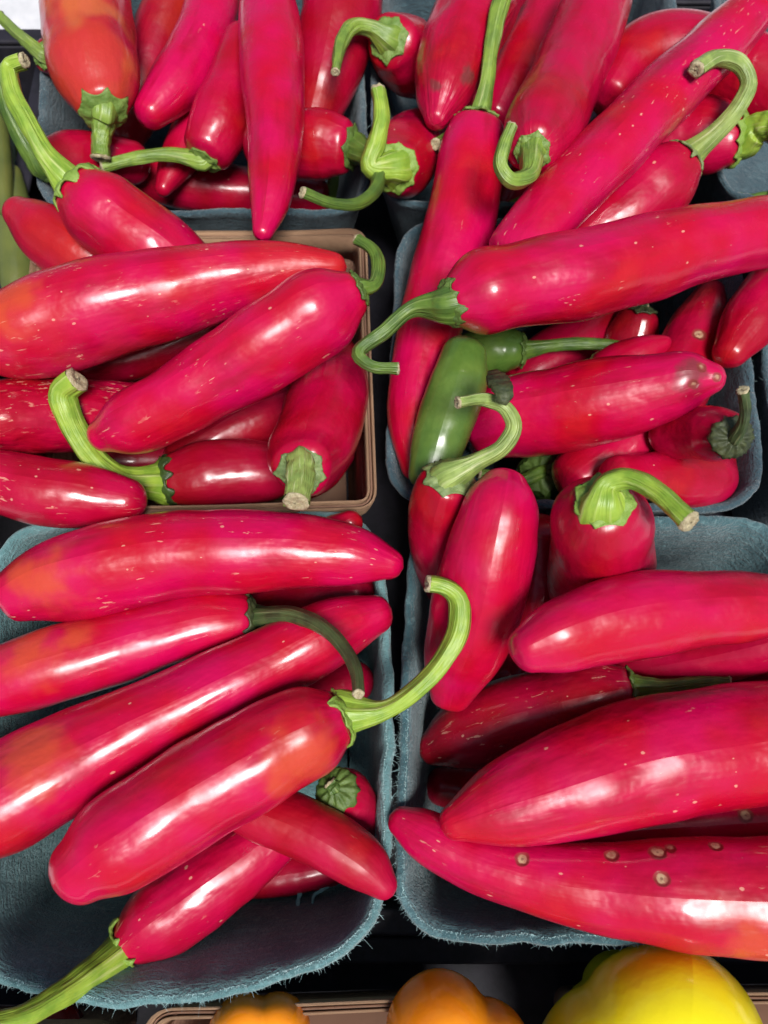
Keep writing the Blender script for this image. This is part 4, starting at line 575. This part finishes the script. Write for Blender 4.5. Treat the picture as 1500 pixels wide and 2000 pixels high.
 {'id': 'G10', 'label': 'dark red pepper in the gap under the topmost front left pepper', 'grp': 'peppers in the front left pulp basket', 'sp': [[-5.158, 6.3, -3.2, 0.86], [-3.186, 6.621, -2.508, 0.937], [-0.912, 6.613, -1.7, 0.821]], 'e': [0.45, 0.8], 'm': {'dark': 0.3}},
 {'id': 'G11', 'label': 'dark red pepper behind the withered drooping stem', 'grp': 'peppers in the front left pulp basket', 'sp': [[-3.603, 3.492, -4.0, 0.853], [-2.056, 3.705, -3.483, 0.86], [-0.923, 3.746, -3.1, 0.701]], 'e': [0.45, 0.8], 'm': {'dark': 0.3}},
 {'id': 'G6', 'label': 'red pepper with thick pale green stem reaching the bottom left corner', 'grp': 'peppers in the front left pulp basket', 'sp': [[-7.716, -4.304, -1.6, 0.815], [-7.326, -3.983, -1.6, 1.071], [-6.065, -3.09, -1.6, 1.245], [-4.536, -2.04, -1.6, 1.102], [-3.12, -1.065, -1.6, 0.821]], 'e': [0.45, 0.8], 'cal': 0.875, 'stem': [[-7.977, -4.518, -1.6, 0.594], [-8.052, -4.589, -1.294, 0.558], [-8.148, -4.67, -1.067, 0.524], [-8.247, -4.753, -0.862, 0.492], [-8.349, -4.835, -0.671, 0.463], [-8.454, -4.914, -0.49, 0.439], [-8.558, -4.992, -0.315, 0.421], [-8.663, -5.068, -0.147, 0.406], [-8.768, -5.142, 0.017, 0.394], [-8.874, -5.213, 0.177, 0.382], [-8.982, -5.279, 0.333, 0.37], [-9.089, -5.345, 0.486, 0.357], [-9.195, -5.41, 0.637, 0.345], [-9.301, -5.472, 0.785, 0.333], [-9.41, -5.528, 0.93, 0.321], [-9.522, -5.575, 1.074, 0.311], [-9.639, -5.609, 1.216, 0.301], [-9.763, -5.628, 1.356, 0.292], [-9.893, -5.633, 1.494, 0.285], [-10.026, -5.632, 1.631, 0.278], [-10.158, -5.628, 1.766, 0.271], [-10.287, -5.627, 1.9, 0.264]], 'm': {'scar': 0.6, 'wrinkle': 0.25, 'stemc': 3}},
 {'id': 'G5', 'label': 'red pepper with silvery sheen, its pointed tip at the front right rim', 'grp': 'peppers in the front left pulp basket', 'sp': [[-4.826, -0.132, 0.1, 0.701], [-3.861, -0.523, 0.154, 0.865], [-2.602, -0.95, 0.225, 0.918], [-1.361, -1.549, 0.3, 0.877], [-0.448, -2.136, 0.361, 0.718], [0.03, -2.591, 0.4, 0.415]], 'e': [0.45, 0.8], 'm': {'matte': 1}},
 {'id': 'G3', 'label': 'long red pepper running from the left edge under the largest glossy one', 'grp': 'peppers in the front left pulp basket', 'sp': [[-12.105, -0.878, 1.4, 1.386], [-11.073, -0.334, 1.312, 1.594], [-9.632, 0.579, 1.186, 1.535], [-7.696, 1.648, 1.03, 1.354], [-5.511, 2.751, 0.866, 1.26], [-3.068, 4.036, 0.69, 1.195], [-1.234, 5.008, 0.563, 1.02], [-0.249, 5.406, 0.5, 0.663]], 'e': [0.45, 0.8], 'm': {'painted_reflection': [[-9.78, 0.878, 2.695, 1.134]], 'bright': 0.6}},
 {'id': 'G4', 'label': 'largest glossy red pepper with green stem arching up right, front left basket', 'grp': 'peppers in the front left pulp basket', 'sp': [[-1.412, 1.997, 2.0, 0.862], [-1.705, 1.866, 2.011, 1.127], [-2.79, 1.366, 2.054, 1.351], [-4.61, 0.351, 2.131, 1.441], [-6.484, -0.782, 2.215, 1.41], [-7.762, -1.642, 2.278, 1.192], [-8.194, -1.968, 2.3, 0.909]], 'e': [0.45, 0.8], 'cal': 0.894, 'stem': [[-1.086, 2.143, 1.988, 0.626], [-0.781, 2.138, 2.128, 0.518], [-0.479, 2.133, 2.232, 0.409], [-0.188, 2.155, 2.325, 0.32], [0.086, 2.229, 2.412, 0.269], [0.347, 2.348, 2.495, 0.256], [0.596, 2.498, 2.575, 0.263], [0.831, 2.666, 2.652, 0.275], [1.052, 2.842, 2.727, 0.278], [1.262, 3.033, 2.8, 0.281], [1.458, 3.24, 2.872, 0.285], [1.637, 3.46, 2.942, 0.29], [1.797, 3.691, 3.01, 0.294], [1.952, 3.936, 3.078, 0.3], [2.083, 4.193, 3.145, 0.306], [2.165, 4.459, 3.21, 0.308], [2.203, 4.749, 3.275, 0.308], [2.196, 5.05, 3.339, 0.306], [2.09, 5.298, 3.402, 0.293], [1.862, 5.479, 3.465, 0.263], [1.59, 5.575, 3.527, 0.239], [1.293, 5.605, 3.588, 0.22]], 'm': {'bright': 1, 'painted_reflection': [[-2.222, 0.73, 3.102, 1.111]], 'stemc': 3}},
 {'id': 'G2', 'label': 'red pepper with withered grey-green stem drooping right, second from top', 'grp': 'peppers in the front left pulp basket', 'sp': [[-4.556, 5.319, 0.2, 0.804], [-5.179, 5.243, 0.241, 0.936], [-7.103, 4.78, 0.373, 1.057], [-9.27, 4.095, 0.529, 1.171], [-11.365, 3.399, 0.686, 1.152], [-12.804, 2.836, 0.8, 0.948]], 'e': [0.45, 0.8], 'cal': 0.839, 'stem': [[-4.226, 5.359, 0.178, 0.369], [-3.934, 5.295, 0.555, 0.345], [-3.663, 5.259, 0.834, 0.322], [-3.401, 5.228, 1.085, 0.3], [-3.147, 5.189, 1.319, 0.279], [-2.902, 5.131, 1.542, 0.261], [-2.664, 5.046, 1.757, 0.247], [-2.43, 4.942, 1.964, 0.235], [-2.204, 4.823, 2.165, 0.225], [-1.992, 4.689, 2.361, 0.216], [-1.796, 4.54, 2.553, 0.209], [-1.614, 4.375, 2.742, 0.202], [-1.446, 4.197, 2.926, 0.197], [-1.293, 4.011, 3.108, 0.193], [-1.155, 3.823, 3.287, 0.187], [-1.03, 3.629, 3.464, 0.182], [-0.918, 3.429, 3.638, 0.177], [-0.825, 3.226, 3.81, 0.171], [-0.755, 3.022, 3.979, 0.166], [-0.715, 2.816, 4.147, 0.16], [-0.693, 2.608, 4.314, 0.154], [-0.67, 2.405, 4.478, 0.147]], 'm': {'painted_reflection': [[-10.676, 4.012, 1.761, 1.16], [-9.404, 4.506, 1.622, 0.627]], 'bright': 0.6, 'stemc': 5}},
 {'id': 'G1', 'label': 'topmost broad red pepper spanning the front left basket, orange reflection painted on left end', 'grp': 'peppers in the front left pulp basket', 'sp': [[-11.802, 5.787, 1.3, 0.808], [-10.895, 6.203, 1.3, 1.203], [-9.167, 6.675, 1.3, 1.44], [-6.759, 7.187, 1.3, 1.385], [-4.459, 7.308, 1.3, 1.321], [-2.145, 7.256, 1.3, 1.122], [-0.576, 7.05, 1.3, 0.856], [0.246, 6.828, 1.3, 0.492]], 'e': [0.45, 0.8], 'm': {'painted_reflection': [[-10.327, 5.88, 2.536, 1.156]], 'scar': 0.5, 'bright': 1}},
 {'id': 'R2', 'label': 'shaded red pepper cut by the right edge with a thin dark stem pointing left', 'grp': 'peppers in the cut-off baskets at the right edge', 'sp': [[17.442, 24.821, -2.6, 0.78], [18.079, 24.536, -2.6, 1.053], [19.598, 24.111, -2.6, 1.185], [21.588, 23.829, -2.6, 0.909]], 'e': [0.45, 0.8], 'cal': 0.689, 'stem': [[17.147, 24.953, -2.6, 0.322], [16.86, 24.865, -2.524, 0.308], [16.585, 24.79, -2.467, 0.294], [16.317, 24.73, -2.416, 0.282], [16.058, 24.699, -2.369, 0.273], [15.809, 24.704, -2.324, 0.272], [15.567, 24.734, -2.28, 0.275], [15.328, 24.772, -2.239, 0.275], [15.089, 24.808, -2.198, 0.267], [14.853, 24.847, -2.158, 0.252], [14.618, 24.888, -2.119, 0.235]], 'm': {'dark': 0.3, 'stemc': 2}},
 {'id': 'R3', 'label': 'dark red pepper at the right edge outside the middle right basket', 'grp': 'peppers in the cut-off baskets at the right edge', 'sp': [[17.27, 19.556, -3.0, 0.88], [17.23, 17.525, -3.0, 1.12], [16.998, 15.104, -3.0, 1.091], [16.778, 12.804, -3.0, 0.818]], 'e': [0.45, 0.8], 'm': {'dark': 0.3}}]
for i, d in enumerate(PEPPERS):
    pepper(d, i + 1)

# ------------------------------------------------------------------ front tray: bell peppers in veneer baskets
veneer_basket([(-6.9, -5.9), (2.6, -5.6), (4.0, -17.0), (-8.0, -17.4)], 'wood veneer basket of orange peppers at the bottom centre edge', 'wood veneer baskets', z1=7.2)
veneer_basket([(5.0, -5.55), (17.5, -5.55), (18.3, -17.0), (4.7, -17.0)], 'wood veneer basket of yellow peppers in the bottom right corner', 'wood veneer baskets', z1=6.9)
veneer_basket([(-19.0, -6.3), (-7.75, -6.3), (-8.6, -17.0), (-19.3, -17.0)], 'wood veneer basket barely showing at the bottom left edge', 'wood veneer baskets', z1=7.2)
def bell(name, label, group, c, rad, hgt, lobes, mat, seed, tilt=(0, 0), stem=None, rot=0):
    """lobed bell pepper standing calyx up at c (cm above table)"""
    rs = random.Random(seed); n, M = 40, 64; v, uv = [], []
    Mx = Matrix.Rotation(R(tilt[0]), 3, 'X') @ Matrix.Rotation(R(tilt[1]), 3, 'Y') @ Matrix.Rotation(R(rot), 3, 'Z')
    ph = [rs.uniform(-.25, .25) for _ in range(lobes)]
    for i in range(n + 1):
        a = math.pi * i / n; 
        for j in range(M + 1):
            th = 2 * math.pi * j / M
            lb = abs(math.cos(th * lobes / 2 + .2 * math.sin(th))) ** .8
            s = math.sin(a) ** .75
            rr_ = rad * s * (.84 + .20 * lb) * (1 + .04 * math.sin(th + seed))
            z = hgt / 2 * math.cos(a) * (1 - .0 * lb)
            if a < math.pi / 2: z += -.30 * hgt / 2 * math.exp(-(math.sin(a) / .42) ** 2) + .10 * hgt / 2 * (lb - .6) * math.sin(a) ** .5 * math.cos(a) * 2
            rr_ *= 1 - .16 * max(0, -math.cos(a))
            p = Mx @ Vector((rr_ * math.cos(th), rr_ * math.sin(th), z))
            nz_ = noise.noise(Vector((p.x * .5 + seed, p.y * .5, p.z * .5))) * .08
            v.append((c[0] + p.x * (1 + nz_ * .4), c[1] + p.y * (1 + nz_ * .4), c[2] + p.z)); uv.append((i / n, j / M))
    f = [(i * (M + 1) + j, i * (M + 1) + j + 1, (i + 1) * (M + 1) + j + 1, (i + 1) * (M + 1) + j) for i in range(n) for j in range(M)]
    v = np.array(v) * CM; lo = v.mean(0); lo[2] = v[:, 2].min()
    root = tag(empty(name, lo), label, 'pepper', group)
    mesh_obj('flesh', v, [x[::-1] for x in f], mat, root, lo, uv)
    top = np.array(c) + np.array(Mx @ Vector((0, 0, hgt / 2 * .62))); ax = np.array(Mx @ Vector((0, 0, 1)))
    if stem:
        cv, cf = calyx_mesh(top - ax * .12, ax, rad * .5, .12, np.array(Mx @ Vector((1, 0, 0))), np.array(Mx @ Vector((0, 1, 0))), rad * .36, .3, seed)
        mesh_obj('calyx', cv * CM, cf, CALYX[2], root, lo)
        pts = [[*(top), .34]] + [[top[0] + s[0], top[1] + s[1], top[2] + s[2], s[3]] for s in stem]
        sv, sf, suv, ev, ef = stem_mesh(pts, seed, .3)
        so = mesh_obj('stem', sv * CM, sf, stem_mat(seed, 2), root, lo, suv); mesh_obj('cut_end', ev * CM, ef, CUT, so, lo)
    return root
def bell_mat(name, a, b_, d):
    m, nt, b = new_mat(name); tc = nd(nt, 'ShaderNodeTexCoord'); O = tc.outputs['Object']
    c = mix(nt, ramp(nt, noise_tex(nt, O, 45, 3), .35, .65), a, b_); c = mix(nt, ramp(nt, noise_tex(nt, O, 25, 2), .6, .75, 0, .6), c, d)
    nt.links.new(c, b.inputs['Base Color']); b.inputs['Roughness'].default_value = .24; b.inputs['Coat Weight'].default_value = .3; b.inputs['Coat Roughness'].default_value = .12
    bump(nt, b, noise_tex(nt, O, 140, 3), .0005, .5); return m
ORANGE = bell_mat('orange_pepper_skin', (.88, .29, .008), (.82, .23, .006), (.86, .36, .012))
YELLOW = bell_mat('yellow_pepper_skin', (.86, .76, .008), (.82, .70, .008), (.76, .74, .02))
OLIVE = bell_mat('olive_yellow_skin', (.60, .56, .01), (.52, .50, .012), (.40, .44, .02))
gb = 'bell peppers in the front veneer baskets'
bell('orange_bell_pepper', 'lobed orange bell pepper with green stem at the bottom edge centre', gb, (1.9, -7.4, 7.1), 2.4, 4.5, 4, ORANGE, 31, (6, 4), [(-.25, .5, .5, .22), (-.75, .9, .8, .2), (-.95, 1.0, 1.0, .15)], 20)
bell('orange_bell_pepper', 'orange bell pepper cut by the bottom edge, left of the lobed one', gb, (-3.65, -7.2, 6.6), 1.65, 3.8, 4, ORANGE, 32, (-12, 10), None, 50)
bell('yellow_bell_pepper', 'large bright yellow bell pepper in the bottom right corner', gb, (7.75, -7.7, 7.4), 3.5, 5.8, 3, YELLOW, 33, (8, -14), None, 75)
bell('yellow_bell_pepper', 'olive yellow bell pepper behind the large bright yellow one', gb, (7.6, -6.75, 4.6), 1.9, 4.2, 4, OLIVE, 34, (0, 0), None, 10)
bell('red_bell_pepper', 'dark red pepper at the bottom left edge under the thick stem', gb, (-10.6, -8.2, 4.6), 2.0, 4.0, 4, bell_mat('red_bell_skin', (.35, .01, .008), (.28, .008, .008), (.2, .01, .01)), 35, (0, 0), None, 10)

# ------------------------------------------------------------------ long green pods at the left edge
POD = bell_mat('green_pod_skin', (.13, .15, .035), (.09, .11, .03), (.20, .20, .05))
PODY = bell_mat('yellow_pod_skin', (.70, .50, .02), (.65, .42, .02), (.5, .4, .03))
def pod(label, sp, seed, mat):
    v, f, uv, L, g, *_ = body_mesh(sp, (.8, 1.0), seed, 0); v = to_m(v); lo = v.mean(0); lo[2] = v[:, 2].min()
    root = tag(empty('green_pod', lo), label, 'pod', 'long pods at the left edge'); mesh_obj('flesh', v, f, mat, root, lo, uv)
    return root
pod('broad olive green pod lowest at the left edge below the tapered red tip', [[-16.03, 24.89, -1.0, 0.483], [-15.62, 22.89, -1.2, 0.735], [-15.18, 20.95, -1.4, 0.81], [-15.13, 19.07, -1.6, 0.546]], 61, POD)
pod('pale green pod upright at the left edge beside the curved stems', [[-17.06, 28.95, -0.2, 0.269], [-16.48, 26.62, -0.2, 0.437], [-15.99, 24.49, -0.3, 0.429], [-15.62, 22.54, -0.5, 0.296]], 62, POD)
pod('thin green pod leaning beside the yellow pod at the left edge', [[-17.32, 29.04, -2.2, 0.237], [-16.78, 26.92, -2.2, 0.371], [-16.37, 24.98, -2.3, 0.365], [-16.26, 23.46, -2.5, 0.271]], 63, POD)
pod('yellow pod showing between green pods at the left edge', [[-18.72, 31.29, -4.0, 0.304], [-18.09, 28.7, -4.0, 0.593], [-17.53, 26.23, -4.0, 0.58], [-17.19, 24.16, -4.0, 0.331]], 64, PODY)
SHRED = simple_mat('turquoise_pulp', (.16, .42, .42), (.26, .55, .54), 400, .9)
# ------------------------------------------------------------------ torn pulp shreds and a withered sepal
def ribbon(name, label, cat, pts, w, mat, group=None):
    """thin curled strip with thickness; pts in cm relative to the rim plane"""
    p = smooth_path([list(x) + [1] for x in pts], 18)[:, :3]; T, N, B = frames(p); v = []; n = len(p)
    rr = random.Random(len(label))
    for i in range(n):
        ww = w * (1 - .5 * abs(2 * i / (n - 1) - 1) ** 2) * rr.uniform(.8, 1.15)
        for a, b_ in ((-1, -.3), (1, -.3), (1, .3), (-1, .3)): v.append(p[i] + B[i] * ww * a + N[i] * w * b_)
    f = [(i * 4 + k, i * 4 + (k + 1) % 4, i * 4 + 4 + (k + 1) % 4, i * 4 + 4 + k) for i in range(n - 1) for k in range(4)] + [(3, 2, 1, 0), tuple((n - 1) * 4 + k for k in range(4))]
    v = to_m(v); lo = v.mean(0); lo[2] = v[:, 2].min()
    return tag(mesh_obj(name, v, f, mat, None, lo), label, cat, group)
ribbon('pulp_shred', 'upright turquoise pulp shred in the front left basket', 'shred', [[-2.82, -2.96, -4.6], [-2.89, -3.29, -4.3], [-2.94, -3.6, -4.2], [-2.8, -3.77, -4.0]], .07, SHRED, 'torn pulp shreds')
ribbon('pulp_shred', 'zigzag turquoise pulp shred beside the silvery pepper tip', 'shred', [[-1.74, -2.97, -4.4], [-2.12, -3.18, -4.3], [-2.39, -3.34, -4.3], [-2.44, -3.57, -4.1]], .06, SHRED, 'torn pulp shreds')
ribbon('dried_sepal', 'withered dark green sepal scrap on the spotted red pepper', 'sepal', [[3.24, 11.74, 4.9], [3.35, 11.16, 5.3], [3.44, 10.68, 5.5], [3.34, 10.44, 5.4]], .30, CALYX[5])
